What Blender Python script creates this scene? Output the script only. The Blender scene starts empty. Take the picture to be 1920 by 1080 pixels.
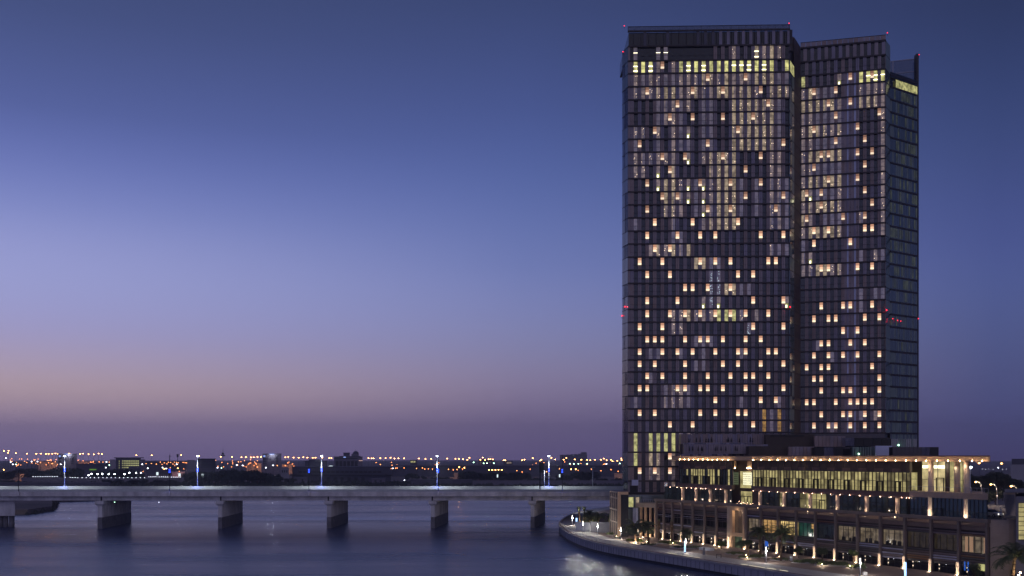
import bpy, bmesh, math, random
from mathutils import Vector
R = random.Random(7)
F = 1866.7           # focal length in photo pixels (35 mm on a 36 mm sensor, 1920 wide)
HV = 855.5           # photo row of the horizon
CZ = 26.0            # eye height above the water
GZ = 2.7             # quay level
scene = bpy.context.scene
COL = scene.collection

# ------------------------------------------------------------------ helpers
def at(u, v, d):
    return Vector(((u-960)/F*d, d, CZ-(v-HV)/F*d))
def zat(v, d): return CZ-(v-HV)/F*d
def xat(u, d): return (u-960)/F*d
def dg(v, z=GZ): return (CZ-z)*F/(v-HV)
def lin(c):
    f = lambda x: x/12.92 if x <= .04045 else ((x+.055)/1.055)**2.4
    return tuple(f(x/255.) for x in c)+(1.0,)

class Fr:
    """a wall line seen from the water: s runs left to right, q outward, z up"""
    def __init__(s, P, Q):
        s.P = Vector(P); s.Q = Vector(Q); s.L = (s.Q-s.P).length
        s.e = (s.Q-s.P)/s.L; s.n = Vector((s.e.y, -s.e.x))
    def pt(s, a, q, z):
        p = s.P+s.e*a+s.n*q
        return (p.x, p.y, z)
    def sat(s, u, q=0.0):
        k = (u-960)/F
        return (k*(s.P.y+s.n.y*q)-s.P.x-s.n.x*q)/(s.e.x-k*s.e.y)
    def dist(s, u, q=0.0):
        return s.pt(s.sat(u, q), q, 0)[1]

class MB:
    def __init__(s): s.v=[]; s.f=[]; s.m=[]; s.sm=[]
    def face(s, pts, m=0, sm=False):
        i=len(s.v); s.v += [tuple(p) for p in pts]; s.f.append(tuple(range(i,i+len(pts)))); s.m.append(m); s.sm.append(sm)
    def hexa(s, p, m=0):
        i=len(s.v); s.v += [tuple(x) for x in p]
        for f in ((0,3,2,1),(4,5,6,7),(0,1,5,4),(1,2,6,5),(2,3,7,6),(3,0,4,7)):
            s.f.append(tuple(i+k for k in f)); s.m.append(m); s.sm.append(False)
    def box(s, fr, s0,s1,q0,q1,z0,z1, m=0):
        a=[fr.pt(s0,q1,z0),fr.pt(s1,q1,z0),fr.pt(s1,q0,z0),fr.pt(s0,q0,z0)]
        s.hexa(a+[(p[0],p[1],z1) for p in a], m)
    def wbox(s, x0,x1,y0,y1,z0,z1, m=0):
        a=[(x0,y0),(x1,y0),(x1,y1),(x0,y1)]
        s.hexa([(x,y,z0) for x,y in a]+[(x,y,z1) for x,y in a], m)
    def prism(s, poly, z0, z1, m=0, mt=None):
        n=len(poly)
        s.face([(p[0],p[1],z0) for p in reversed(poly)], m)
        s.face([(p[0],p[1],z1) for p in poly], m if mt is None else mt)
        for i in range(n):
            a=poly[i]; b=poly[(i+1)%n]
            s.face([(a[0],a[1],z0),(b[0],b[1],z0),(b[0],b[1],z1),(a[0],a[1],z1)], m)
    def tube(s, p0, p1, r0, r1=None, m=0, n=8, caps=True):
        p0=Vector(p0); p1=Vector(p1); r1=r0 if r1 is None else r1
        d=(p1-p0).normalized(); a=d.orthogonal().normalized(); b=d.cross(a)
        i=len(s.v)
        for p,r in ((p0,r0),(p1,r1)):
            for k in range(n):
                t=2*math.pi*k/n; s.v.append(tuple(p+a*(r*math.cos(t))+b*(r*math.sin(t))))
        for k in range(n):
            s.f.append((i+k,i+(k+1)%n,i+n+(k+1)%n,i+n+k)); s.m.append(m); s.sm.append(True)
        if caps:
            s.f.append(tuple(i+k for k in reversed(range(n)))); s.m.append(m); s.sm.append(False)
            s.f.append(tuple(i+n+k for k in range(n))); s.m.append(m); s.sm.append(False)
    def path(s, pts, rs, m=0, n=8):
        for k in range(len(pts)-1): s.tube(pts[k],pts[k+1],rs[k],rs[k+1],m,n)
    def bulb(s, p, r, m=0, h=None):
        p=Vector(p); h=h or r
        t=[p+Vector((r,0,0)),p+Vector((0,r,0)),p-Vector((r,0,0)),p-Vector((0,r,0))]
        up=p+Vector((0,0,h)); dn=p-Vector((0,0,h))
        for k in range(4):
            s.face([t[k],t[(k+1)%4],up],m,True); s.face([t[(k+1)%4],t[k],dn],m,True)
    def ball(s, p, r, m=0, n=10, k=6, hz=None):
        p=Vector(p); hz=hz or r; i=len(s.v)
        for a in range(k+1):
            ph=math.pi*a/k
            for b in range(n):
                t=2*math.pi*b/n
                s.v.append((p.x+r*math.sin(ph)*math.cos(t),p.y+r*math.sin(ph)*math.sin(t),p.z+hz*math.cos(ph)))
        for a in range(k):
            for b in range(n):
                s.f.append((i+a*n+b,i+(a+1)*n+b,i+(a+1)*n+(b+1)%n,i+a*n+(b+1)%n)); s.m.append(m); s.sm.append(True)
    def mesh(s, name, mats):
        me=bpy.data.meshes.new(name); me.from_pydata(s.v,[],s.f)
        for q in (mats if isinstance(mats,(list,tuple)) else [mats]): me.materials.append(q)
        me.polygons.foreach_set('material_index', s.m)
        me.polygons.foreach_set('use_smooth', s.sm); me.update()
        return me
    def build(s, name, mats, parent=None, **tags):
        o=bpy.data.objects.new(name, s.mesh(name,mats)); COL.objects.link(o)
        if parent is not None: o.parent=parent
        for k,w in tags.items(): o[k]=w
        return o

def thing(name, label, cat, group=None, loc=(0,0,0), rz=0):
    o=bpy.data.objects.new(name,None); COL.objects.link(o); o.location=loc; o.rotation_euler=(0,0,rz)
    o.empty_display_size=.5
    o['label']=label; o['category']=cat
    if group: o['group']=group
    return o
def tag(o,label,cat,group=None):
    o['label']=label; o['category']=cat
    if group: o['group']=group
    return o
def dup(src, loc, label, rz=0, sc=1.0):
    """a copy of a thing and of each of its parts and sub-parts"""
    r=src.copy(); COL.objects.link(r); r.location=loc; r.rotation_euler=(0,0,rz); r.scale=(sc,)*3 if not isinstance(sc,tuple) else sc
    r['label']=label
    for ch in list(src.children):
        c=ch.copy(); COL.objects.link(c); c.parent=r
        for g in list(ch.children):
            d=g.copy(); COL.objects.link(d); d.parent=c
    return r
ORD=['first','second','third','fourth','fifth','sixth','seventh','eighth','ninth','tenth','eleventh','twelfth','thirteenth','fourteenth','fifteenth','sixteenth','seventeenth','eighteenth','nineteenth','twentieth']
TENS={2:'twenty',3:'thirty',4:'forty',5:'fifty',6:'sixty',7:'seventy',8:'eighty',9:'ninety'}
def ordn(i):            # 0-based
    n=i+1
    if n<=20: return ORD[i]
    t,r=divmod(n,10)
    return {20:'twentieth',30:'thirtieth',40:'fortieth',50:'fiftieth',60:'sixtieth',70:'seventieth',80:'eightieth',90:'ninetieth'}[n] if r==0 else TENS[t]+'-'+ORD[r-1]

# ------------------------------------------------------------------ materials
def mat(name, col, rough=.7, metal=0., ior=1.45, ns=0, na=.25, bump=0., bs=8., em=None, es=0., en=0., col2=None, stretch=None, srgb=True, spec=None):
    m=bpy.data.materials.new(name); m.use_nodes=True; nt=m.node_tree; b=nt.nodes['Principled BSDF']
    c=lin(col) if srgb else tuple(col)+(1,)
    b.inputs['Base Color'].default_value=c; b.inputs['Roughness'].default_value=rough
    b.inputs['Metallic'].default_value=metal; b.inputs['IOR'].default_value=ior
    if spec is not None: b.inputs['Specular IOR Level'].default_value=spec
    L=nt.links
    def noise(sc,det=4):
        tc=nt.nodes.new('ShaderNodeTexCoord'); n=nt.nodes.new('ShaderNodeTexNoise')
        n.inputs['Scale'].default_value=sc; n.inputs['Detail'].default_value=det
        if stretch:
            mp=nt.nodes.new('ShaderNodeMapping'); mp.inputs['Scale'].default_value=stretch
            L.new(tc.outputs['Object'],mp.inputs['Vector']); L.new(mp.outputs['Vector'],n.inputs['Vector'])
        else: L.new(tc.outputs['Object'],n.inputs['Vector'])
        return n
    if ns:
        n=noise(ns); r=nt.nodes.new('ShaderNodeValToRGB'); e=r.color_ramp.elements
        e[0].position=.3; e[1].position=.7
        e[0].color=tuple(x*(1-na) for x in c[:3])+(1,)
        e[1].color=(lin(col2) if col2 else tuple(min(1,x*(1+na)) for x in c[:3])+(1,))
        L.new(n.outputs['Fac'],r.inputs['Fac']); L.new(r.outputs['Color'],b.inputs['Base Color'])
    if bump:
        n=noise(bs,5); bp=nt.nodes.new('ShaderNodeBump'); bp.inputs['Strength'].default_value=bump
        L.new(n.outputs['Fac'],bp.inputs['Height']); L.new(bp.outputs['Normal'],b.inputs['Normal'])
    if em:
        ec=lin(em)
        b.inputs['Emission Color'].default_value=ec; b.inputs['Emission Strength'].default_value=es
        if en:
            n=noise(en,2); mr=nt.nodes.new('ShaderNodeMapRange')
            mr.inputs['From Min'].default_value=.35; mr.inputs['From Max'].default_value=.65
            mr.inputs['To Min'].default_value=es*.45; mr.inputs['To Max'].default_value=es*1.35
            L.new(n.outputs['Fac'],mr.inputs['Value']); L.new(mr.outputs['Result'],b.inputs['Emission Strength'])
    return m
def glow(name, col, s):
    m=bpy.data.materials.new(name); m.use_nodes=True; nt=m.node_tree; nt.nodes.clear()
    e=nt.nodes.new('ShaderNodeEmission'); o=nt.nodes.new('ShaderNodeOutputMaterial')
    e.inputs['Color'].default_value=lin(col); e.inputs['Strength'].default_value=s
    nt.links.new(e.outputs[0],o.inputs[0]); return m

m_panelA=mat('mauve panel',(150,136,140),.45,ns=.25,na=.2)
m_panelB=mat('rose brown panel',(152,132,128),.5,ns=.25,na=.2)
m_panelC=mat('blue grey panel',(138,130,146),.4,ns=.25,na=.2)
m_panelpale=mat('pale blue panel',(190,196,225),.3,ns=.3,na=.1)
m_dglass=mat('dark glass',(12,13,26),.08,ior=1.55,ns=.2,na=.3)
m_gglass=mat('green grey glass',(72,86,86),.12,ior=2.1,ns=.3,na=.25)
m_gpanel=mat('green grey panel',(122,136,132),.4,ns=.4,na=.15)
m_band=mat('dark brown band',(46,36,40),.5,ns=.3,na=.2)
m_mull=mat('dark mullion',(34,30,38),.5)
m_core=mat('brown core wall',(72,60,60),.6,ns=.4,na=.2)
m_frame=mat('pale steel frame',(150,150,165),.4,metal=.3)
m_screen=mat('glass balustrade',(70,78,110),.1,ior=1.6)
m_screen.node_tree.nodes['Principled BSDF'].inputs['Alpha'].default_value=.5
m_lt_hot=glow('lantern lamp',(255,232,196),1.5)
m_lt_mid=glow('painted lantern glow low',(255,206,170),1.05)  # glow fading up the panel, painted as steps of emission
m_lt_soft=glow('painted lantern glow high',(240,176,144),.68)
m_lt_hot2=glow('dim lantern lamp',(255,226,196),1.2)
m_lt_mid2=glow('dim painted lantern glow low',(240,184,154),.58)
m_lt_soft2=glow('dim painted lantern glow high',(212,158,134),.38)
m_w_bright=mat('room bright',(20,20,20),.1,em=(222,216,140),es=.95,en=.7)
m_w_spot=glow('room lamp',(255,246,205),3.0)
m_w_med=mat('room tan',(20,20,22),.1,em=(158,140,118),es=.88,en=.8)
m_w_dim=mat('room dim',(18,18,24),.1,ior=2.0,em=(122,104,98),es=.78,en=.8)
m_w_faint=mat('room faint',(16,16,26),.1,ior=2.2,em=(92,80,90),es=.55,en=.8)
m_w_gold=mat('room gold',(20,18,14),.1,em=(185,140,75),es=.6,en=1.5)
m_w_green=mat('room green yellow',(20,22,16),.1,em=(196,192,128),es=.8,en=.9)
m_g_dim=mat('stair green dim',(34,44,42),.12,ior=1.8,em=(78,82,58),es=.35,en=.5)
m_spark=glow('chandelier spark',(255,222,190),2.2)
m_sparkc=glow('cool spark',(200,225,240),1.2)
m_red=glow('red beacon',(255,40,60),4)
m_conc=mat('bridge concrete',(214,209,208),.8,ns=.35,na=.26,bump=.1,bs=3,stretch=(1,1,.3))
m_concd=mat('tide stained concrete',(112,108,112),.6,ns=.5,na=.3,bump=.15,bs=3)
m_road=mat('asphalt',(70,70,74),.8,ns=.5,na=.2)
m_barrier=mat('white barrier',(205,208,205),.6,ns=.4,na=.1)
m_joint=mat('joint shadow gap',(20,19,22),.9)
m_pole=mat('galvanised pole',(175,178,190),.4,metal=.4)
m_poled=mat('dark pole',(60,62,70),.5,metal=.3)
m_white_l=glow('white lamp',(240,248,255),30)
m_bridge_l=glow('white bridge lamp',(225,240,255),22)
m_blue_l=glow('blue led',(40,70,255),5)
m_or_l=glow('sodium lamp',(255,176,96),26)
m_or_s=glow('small sodium lamp',(255,150,80),9)
m_wh_s=glow("small white lamp",(235,240,255),7)
m_gr_s=glow('green white lamp',(190,255,215),9)
m_sign=glow('lit sign',(225,245,250),1.3)
m_bsign=glow('blue lit sign',(150,180,255),1.0)
m_land=mat('dry ground',(112,98,98),.95,ns=.02,na=.35)
m_rock=mat('riprap rock',(52,50,52),.95,ns=.6,na=.5,bump=.6,bs=2)
m_far=mat('far building render',(112,106,118),.8,ns=.05,na=.15)
m_fard=mat('far dark building',(78,76,90),.8,ns=.05,na=.2)
m_farw=mat('far pale building',(150,146,156),.8,ns=.05,na=.12)
m_hole=mat('dark opening',(24,24,32),.6)
m_leaf=mat('dusty leaf',(76,86,56),.7,ns=.25,na=.4)
m_leafd=mat('dark leaf',(54,62,52),.7,ns=.25,na=.4)
m_leafl=mat('fresh leaf',(96,116,56),.6,ns=.8,na=.4)
m_palm=mat('palm leaf',(88,98,66),.6,ns=.8,na=.3)
m_bark=mat('bark',(92,74,58),.9,ns=2,na=.3,bump=.5,bs=10)
m_stone=mat('beige stone',(176,158,142),.7,ns=.5,na=.12)
m_col=mat('plaster column',(205,186,168),.7,ns=.6,na=.08)
m_brown=mat('bronze panel',(96,76,74),.45,ns=.4,na=.25)
m_browndk=mat('dark bronze',(60,48,48),.5,ns=.4,na=.2)
m_fin=mat('bronze fin',(104,86,90),.45)
m_lou=[mat('louvre '+n,c,.45,ns=.3,na=.15) for n,c in (('mauve',(112,97,108)),('plum',(84,66,74)),('blue grey',(150,150,178)),('rust',(124,84,60)),('grey',(62,57,66)))]
m_pave=mat('quay paving',(178,172,170),.75,ns=.6,na=.12,bump=.05,bs=4)
m_plaza=mat('plaza paving',(140,120,112),.75,ns=.5,na=.12)
m_qwall=mat('quay wall stone',(188,182,186),.75,ns=.4,na=.14,stretch=(1,1,.5))
m_wet=mat('wet wall foot',(26,26,30),.35,ns=.6,na=.4)
m_wwall=mat('white wall',(215,215,215),.7,ns=.5,na=.06)
m_gwall=mat('grey wall',(120,118,126),.75,ns=.5,na=.12)
m_canopy=mat('canopy stone fascia',(196,164,132),.55,ns=.5,na=.08)
m_roof=mat('roof membrane',(84,72,70),.8,ns=.3,na=.2)
m_cl=glow('canopy bulb',(255,214,160),90)
m_dl=glow('small downlight',(255,200,165),28)
m_ul=glow('uplight',(255,214,160),40)
m_upl=glow('column uplight',(255,222,178),12)
m_hall=mat('hall light',(24,24,16),.12,em=(200,186,128),es=.7,en=.5)
m_halld=mat('hall light dim',(24,24,18),.12,em=(150,138,98),es=.45,en=.5)
m_halldk=mat('hall dark glass',(18,22,30),.08,ior=1.9,em=(44,50,58),es=.3,en=.3)
m_lobby=mat('loggia room light',(30,28,20),.2,em=(226,206,150),es=.8,en=.35)
m_lattice=glow('lit lattice block',(250,248,215),1.8)
m_lattg=glow('green lattice block',(150,165,125),.5)
m_teal=mat('teal room',(16,20,22),.1,em=(40,84,70),es=.4,en=.5)
m_warm=mat('warm room',(24,20,16),.1,em=(206,160,100),es=.7,en=.9)
m_warmd=mat('warm dim room',(24,20,18),.1,ior=1.8,em=(138,122,100),es=.5,en=.7)
m_yellow=mat('yellow lattice room',(24,20,16),.1,em=(250,215,140),es=.9,en=1.5)
m_blackm=mat('black metal',(20,20,22),.5)
m_shrub=mat('shrub',(92,102,58),.7,ns=1.5,na=.4)
m_strip=glow('floor strip light',(255,240,205),1.1)
m_totem=glow('blue white totem',(165,205,255),2.2)
m_bluef=glow('blue lit figure',(50,100,200),.8)
m_tubel=glow('lamp tube',(255,246,232),4)
m_qlamp=glow('quay lamp',(255,248,232),150)
m_paras=mat('folded dark parasol',(22,22,26),.8)

# ------------------------------------------------------------------ camera, world, light
cam=bpy.data.cameras.new('camera'); co=bpy.data.objects.new('camera',cam); COL.objects.link(co)
co.location=(0,0,CZ); co.rotation_euler=(math.pi/2,0,0)
cam.sensor_width=36; cam.lens=35; cam.shift_y=(HV-540)/1920; cam.clip_end=30000; cam.clip_start=1
scene.camera=co
scene.view_settings.view_transform='Standard'; scene.view_settings.look='None'
scene.view_settings.exposure=0; scene.view_settings.gamma=1; scene.view_settings.use_curve_mapping=False

w=bpy.data.worlds.new('World'); scene.world=w; w.use_nodes=True
nt=w.node_tree; nt.nodes.clear(); L=nt.links
tc=nt.nodes.new('ShaderNodeTexCoord'); sx=nt.nodes.new('ShaderNodeSeparateXYZ'); L.new(tc.outputs['Generated'],sx.inputs[0])
def mth(op,a,b=None,c=None,clamp=False):
    n=nt.nodes.new('ShaderNodeMath'); n.operation=op; n.use_clamp=clamp
    for i,x in enumerate((a,b,c)):
        if x is None: continue
        if isinstance(x,(int,float)): n.inputs[i].default_value=x
        else: L.new(x,n.inputs[i])
    return n.outputs[0]
ZMAX=.62; HAZE=.0002; HS=(.045,.042,.082)
def skyramp(u, stops, zen):
    az=math.atan((u-960)/F)
    r=nt.nodes.new('ShaderNodeValToRGB'); r.color_ramp.interpolation='B_SPLINE'
    def clear(v,c):          # the sky behind the haze, so that it shows as c through it
        sn=math.sin(math.atan((HV-v)/F*math.cos(az))); T=math.exp(-HAZE*min(4700/math.cos(az),146/max(sn,1e-3)))
        return tuple(max(0,(x-S_*(1-T))/T) for x,S_ in zip(lin(c)[:3],HS))
    pts=[(math.sin(math.atan((HV-v)/F*math.cos(az)))/ZMAX,clear(v,c)) for v,c in stops]+[(.8,lin(zen)[:3]),(1.,tuple(x*.75 for x in lin(zen)[:3]))]
    pts.sort(key=lambda t:t[0])
    e=r.color_ramp.elements
    while len(e)<len(pts): e.new(.5)
    for i,(p,c) in enumerate(pts): e[i].position=min(1,max(0,p)); e[i].color=tuple(c)+(1,)
    L.new(fac,r.inputs['Fac']); return r.outputs['Color']
fac=mth('DIVIDE',sx.outputs['Z'],ZMAX,clamp=True)
A=skyramp(30,[(850,(104,93,128)),(815,(112,100,134)),(780,(134,118,143)),(735,(166,145,155)),(690,(167,150,170)),(620,(154,150,193)),(540,(152,156,205)),(460,(148,153,205)),(380,(126,136,195)),(290,(104,116,180)),(190,(84,97,156)),(0,(68,80,126))],(50,62,100))
B=skyramp(930,[(850,(90,81,117)),(810,(97,88,122)),(770,(110,100,132)),(720,(128,118,149)),(660,(126,125,163)),(590,(122,128,176)),(500,(110,122,177)),(350,(85,102,162)),(200,(70,84,140)),(0,(58,70,113))],(42,52,88))
C=skyramp(1830,[(850,(68,64,100)),(800,(70,70,108)),(740,(74,77,118)),(640,(78,86,132)),(540,(78,90,143)),(440,(72,83,140)),(300,(62,75,125)),(150,(52,65,110)),(0,(45,55,92))],(36,45,78))
# horizontal direction measured against the sunset (30 degrees left of the view)
hx=mth('MULTIPLY',sx.outputs['X'],sx.outputs['X']); hy=mth('MULTIPLY',sx.outputs['Y'],sx.outputs['Y'])
hl=mth('SQRT',mth('ADD',mth('ADD',hx,hy),1e-6))
a0=math.radians(30)
dt=mth('ADD',mth('MULTIPLY',sx.outputs['X'],-math.sin(a0)),mth('MULTIPLY',sx.outputs['Y'],math.cos(a0)))
cs=mth('DIVIDE',dt,hl)
tAB=mth('POWER',mth('DIVIDE',mth('SUBTRACT',1.0,cs),1-.86,clamp=True),.72)
tBC=mth('DIVIDE',mth('SUBTRACT',.86,cs),.86-.56,clamp=True)
def mix(t,a,b):
    n=nt.nodes.new('ShaderNodeMix'); n.data_type='RGBA'; L.new(t,n.inputs['Factor']); L.new(a,n.inputs['A']); L.new(b,n.inputs['B']); return n.outputs['Result']
skyc=mix(tBC,mix(tAB,A,B),C)
# the sky behind the viewer is brightened as added fill for the facades
tb=mth('DIVIDE',mth('SUBTRACT',mth('DIVIDE',mth('MULTIPLY',sx.outputs['Y'],-1.0),hl),.0),.7,clamp=True)
mb_=nt.nodes.new('ShaderNodeMix'); mb_.data_type='RGBA'; mb_.blend_type='MULTIPLY'; mb_.clamp_result=False; L.new(tb,mb_.inputs['Factor']); L.new(skyc,mb_.inputs['A']); mb_.inputs['B'].default_value=(2.1,1.9,1.7,1)
skyc=mb_.outputs['Result']
below=mth('GREATER_THAN',sx.outputs['Z'],-.004)
bl=nt.nodes.new('ShaderNodeMix'); bl.data_type='RGBA'; L.new(below,bl.inputs['Factor']); bl.inputs['A'].default_value=lin((58,54,74)); L.new(skyc,bl.inputs['B'])
bg=nt.nodes.new('ShaderNodeBackground'); L.new(bl.outputs['Result'],bg.inputs['Color']); bg.inputs['Strength'].default_value=1.0
sk=nt.nodes.new('ShaderNodeTexSky'); sk.sky_type='NISHITA'; sk.sun_disc=False; sk.sun_elevation=math.radians(-3); sk.sun_rotation=math.radians(-30)
bg2=nt.nodes.new('ShaderNodeBackground'); L.new(sk.outputs['Color'],bg2.inputs['Color']); bg2.inputs['Strength'].default_value=.02
ad=nt.nodes.new('ShaderNodeAddShader'); L.new(bg.outputs[0],ad.inputs[0]); L.new(bg2.outputs[0],ad.inputs[1])
wo=nt.nodes.new('ShaderNodeOutputWorld'); L.new(ad.outputs[0],wo.inputs['Surface'])
sl=bpy.data.lights.new('twilight_fill','SUN'); sl.energy=.27; sl.angle=math.radians(80); sl.color=(1,.86,.94)  # added broad fill from behind the viewer, standing in for twilight sky
so=bpy.data.objects.new('twilight_fill',sl); COL.objects.link(so); so.rotation_euler=Vector((-.2,.85,-.5)).to_track_quat('-Z','Y').to_euler()

# ------------------------------------------------------------------ water and land
mw=bpy.data.materials.new('river water'); mw.use_nodes=True; n=mw.node_tree; b=n.nodes['Principled BSDF']
b.inputs['Base Color'].default_value=(.028,.048,.135,1); b.inputs['Specular Tint'].default_value=(.85,.89,1,1); b.inputs['IOR'].default_value=1.33
t=n.nodes.new('ShaderNodeTexCoord'); mp=n.nodes.new('ShaderNodeMapping'); mp.inputs['Scale'].default_value=(.8,.42,1)
n.links.new(t.outputs['Object'],mp.inputs['Vector'])
n1=n.nodes.new('ShaderNodeTexNoise'); n1.inputs['Scale'].default_value=.9; n1.inputs['Detail'].default_value=7; n1.inputs['Roughness'].default_value=.62; n.links.new(mp.outputs['Vector'],n1.inputs['Vector'])
bp=n.nodes.new('ShaderNodeBump'); bp.inputs['Strength'].default_value=.9; bp.inputs['Distance'].default_value=.32
n.links.new(n1.outputs['Fac'],bp.inputs['Height']); n.links.new(bp.outputs['Normal'],b.inputs['Normal'])
mp2=n.nodes.new('ShaderNodeMapping'); mp2.inputs['Scale'].default_value=(.006,.03,1); mp2.inputs['Rotation'].default_value=(0,0,.12)
n.links.new(t.outputs['Object'],mp2.inputs['Vector'])
n2=n.nodes.new('ShaderNodeTexNoise'); n2.inputs['Scale'].default_value=1.3; n2.inputs['Detail'].default_value=3; n.links.new(mp2.outputs['Vector'],n2.inputs['Vector'])
mr=n.nodes.new('ShaderNodeMapRange'); mr.inputs['From Min'].default_value=.35; mr.inputs['From Max'].default_value=.65; mr.inputs['To Min'].default_value=.17; mr.inputs['To Max'].default_value=.29
n.links.new(n2.outputs['Fac'],mr.inputs['Value']); n.links.new(mr.outputs['Result'],b.inputs['Roughness'])
q=MB(); q.face([(-3000,-400,0),(3000,-400,0),(3000,2000,0),(-3000,2000,0)]); q.build('water',mw,kind='structure')

# far bank: everything beyond the river
q=MB()
shore=[(-3500,560),(-420,560),(-300,452),(-236,436),(-217,446),(-219,474),(-240,520),(-262,566),(-230,600),(-150,640),(-60,690),(20,720),(60,640),(120,640),(300,720),(3500,900)]
q.prism(shore+[(3500,4600),(-3500,4600)],-2,2.2,0); q.build('ground',m_land,kind='structure')
q=MB()
for i in range(len(shore)-1):
    a=Vector(shore[i]); c=Vector(shore[i+1]); Ls=(c-a).length
    if a.x<-600 or a.x>300: continue
    k=int(Ls/3.2)
    for j in range(k):
        p=a.lerp(c,(j+R.random())/k); r=R.uniform(.8,2.0); z=R.uniform(-.2,1.9)
        off=R.uniform(-2.4,.6); nn=Vector(((c-a).y,-(c-a).x)).normalized()
        p=p+nn*(-off)
        pts=[(p.x+r*math.cos(t)*R.uniform(.7,1.2),p.y+r*math.sin(t)*R.uniform(.7,1.2)) for t in [k2*math.pi/3 for k2 in range(6)]]
        top=(p.x,p.y,z+r*.7)
        for k2 in range(6):
            q.face([(pts[k2][0],pts[k2][1],z-.8),(pts[(k2+1)%6][0],pts[(k2+1)%6][1],z-.8),top])
o=q.build('riprap',m_rock,kind='stuff'); tag(o,'dark broken rock lining the far river bank','rocks')

# island with the curved quay
quay=[(62,540),(47,469),(34,435),(25,406),(19,368),(16.5,340),(17.2,310),(20.3,283),(24.8,265),(30.4,251.5),(38.4,234.5),(46,218.7),(56,198),(71,168),(95,125)]
def smooth(pts,k=5):
    out=[]
    P=[Vector(p) for p in pts]
    for i in range(len(P)-1):
        p0=P[max(0,i-1)];p1=P[i];p2=P[i+1];p3=P[min(len(P)-1,i+2)]
        for j in range(k):
            t=j/k
            out.append(.5*((2*p1)+(-p0+p2)*t+(2*p0-5*p1+4*p2-p3)*t*t+(-p0+3*p1-3*p2+p3)*t**3))
    out.append(P[-1]); return out
QL=smooth(quay)
def offs(pl,d):      # to the land side (right of travel is water on the left) -> shift by normal
    out=[]
    for i,p in enumerate(pl):
        a=pl[max(0,i-1)]; c=pl[min(len(pl)-1,i+1)]; e=(c-a).normalized()
        out.append(p+Vector((-e.y,e.x))*d)
    return out
q=MB(); q.prism([tuple(p) for p in QL]+[(600,125),(600,900),(62,900)],-2,GZ-.004,0)
q.build('island_ground',m_plaza,kind='structure')
def ribbon(pl,d0,d1,z0,z1,mm,m=0):
    a=offs(pl,d0); c=offs(pl,d1)
    for i in range(len(pl)-1):
        mm.hexa([(a[i].x,a[i].y,z0),(a[i+1].x,a[i+1].y,z0),(c[i+1].x,c[i+1].y,z0),(c[i].x,c[i].y,z0),
                 (a[i].x,a[i].y,z1),(a[i+1].x,a[i+1].y,z1),(c[i+1].x,c[i+1].y,z1),(c[i].x,c[i].y,z1)],m)
wall=thing('quay_wall','long curved pale stone quay wall round the hotel island','wall')
q=MB(); ribbon(QL,-.42,-.004,-1.5,.55,q); q.build('wet_footing',m_wet,wall)
q=MB(); ribbon(QL,-.40,-.004,.56,2.15,q)
q.build('wall_face',m_qwall,wall)
q=MB(); ribbon(QL,-.62,.55,2.16,2.62,q); q.build('coping',m_pave,wall)
q=MB()
pl=offs(QL,-.42)
for i in range(0,len(pl)-1):
    for f_ in (0.,.5):
        p=pl[i].lerp(pl[i+1],f_); q.wbox(p.x-.03,p.x+.03,p.y-.03,p.y+.03,.56,2.15)
q.build('joint',m_joint,wall)
q=MB(); ribbon(QL,.56,7.5,GZ-.3,GZ+.01,q); q.build('promenade',m_pave,kind='structure')

# ------------------------------------------------------------------ bridge
br=thing('road_bridge','long flat concrete road bridge crossing the river','bridge')
X0,X1=-300,46
q=MB(); q.wbox(X0,X1,360.6,402,11.4,12.3); q.build('deck',m_road,br)
q=MB(); q.wbox(X0,X1,359.6,360.55,11.5,13.2,0); q.build('parapet',m_conc,br)
q=MB(); q.wbox(X0,X1,402.05,402.7,11.0,13.9); q.build('parapet',m_barrier,br)
q=MB(); q.wbox(X0,X1,380.4,381.2,12.304,13.35); q.build('median_barrier',m_barrier,br)
q=MB()
for y in (361.2,368,375,382,389,396): q.wbox(X0,X1,y,y+2.6,9.95,11.38)
q.build('girder',m_conc,br)
q=MB()
for x in range(-300,46,12): q.wbox(x,x+5,370.2,370.4,12.304,12.308); q.wbox(x,x+5,391,391.2,12.304,12.308)
q.build('lane_marking',m_barrier,br)
piers=[(183,191.5,357.5,246,391),(409,416,358,455,391),(613,620.5,359.5,652.5,392),(808,815,359.5,840.5,392),(995,1002,360.5,1022,392)]
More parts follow.
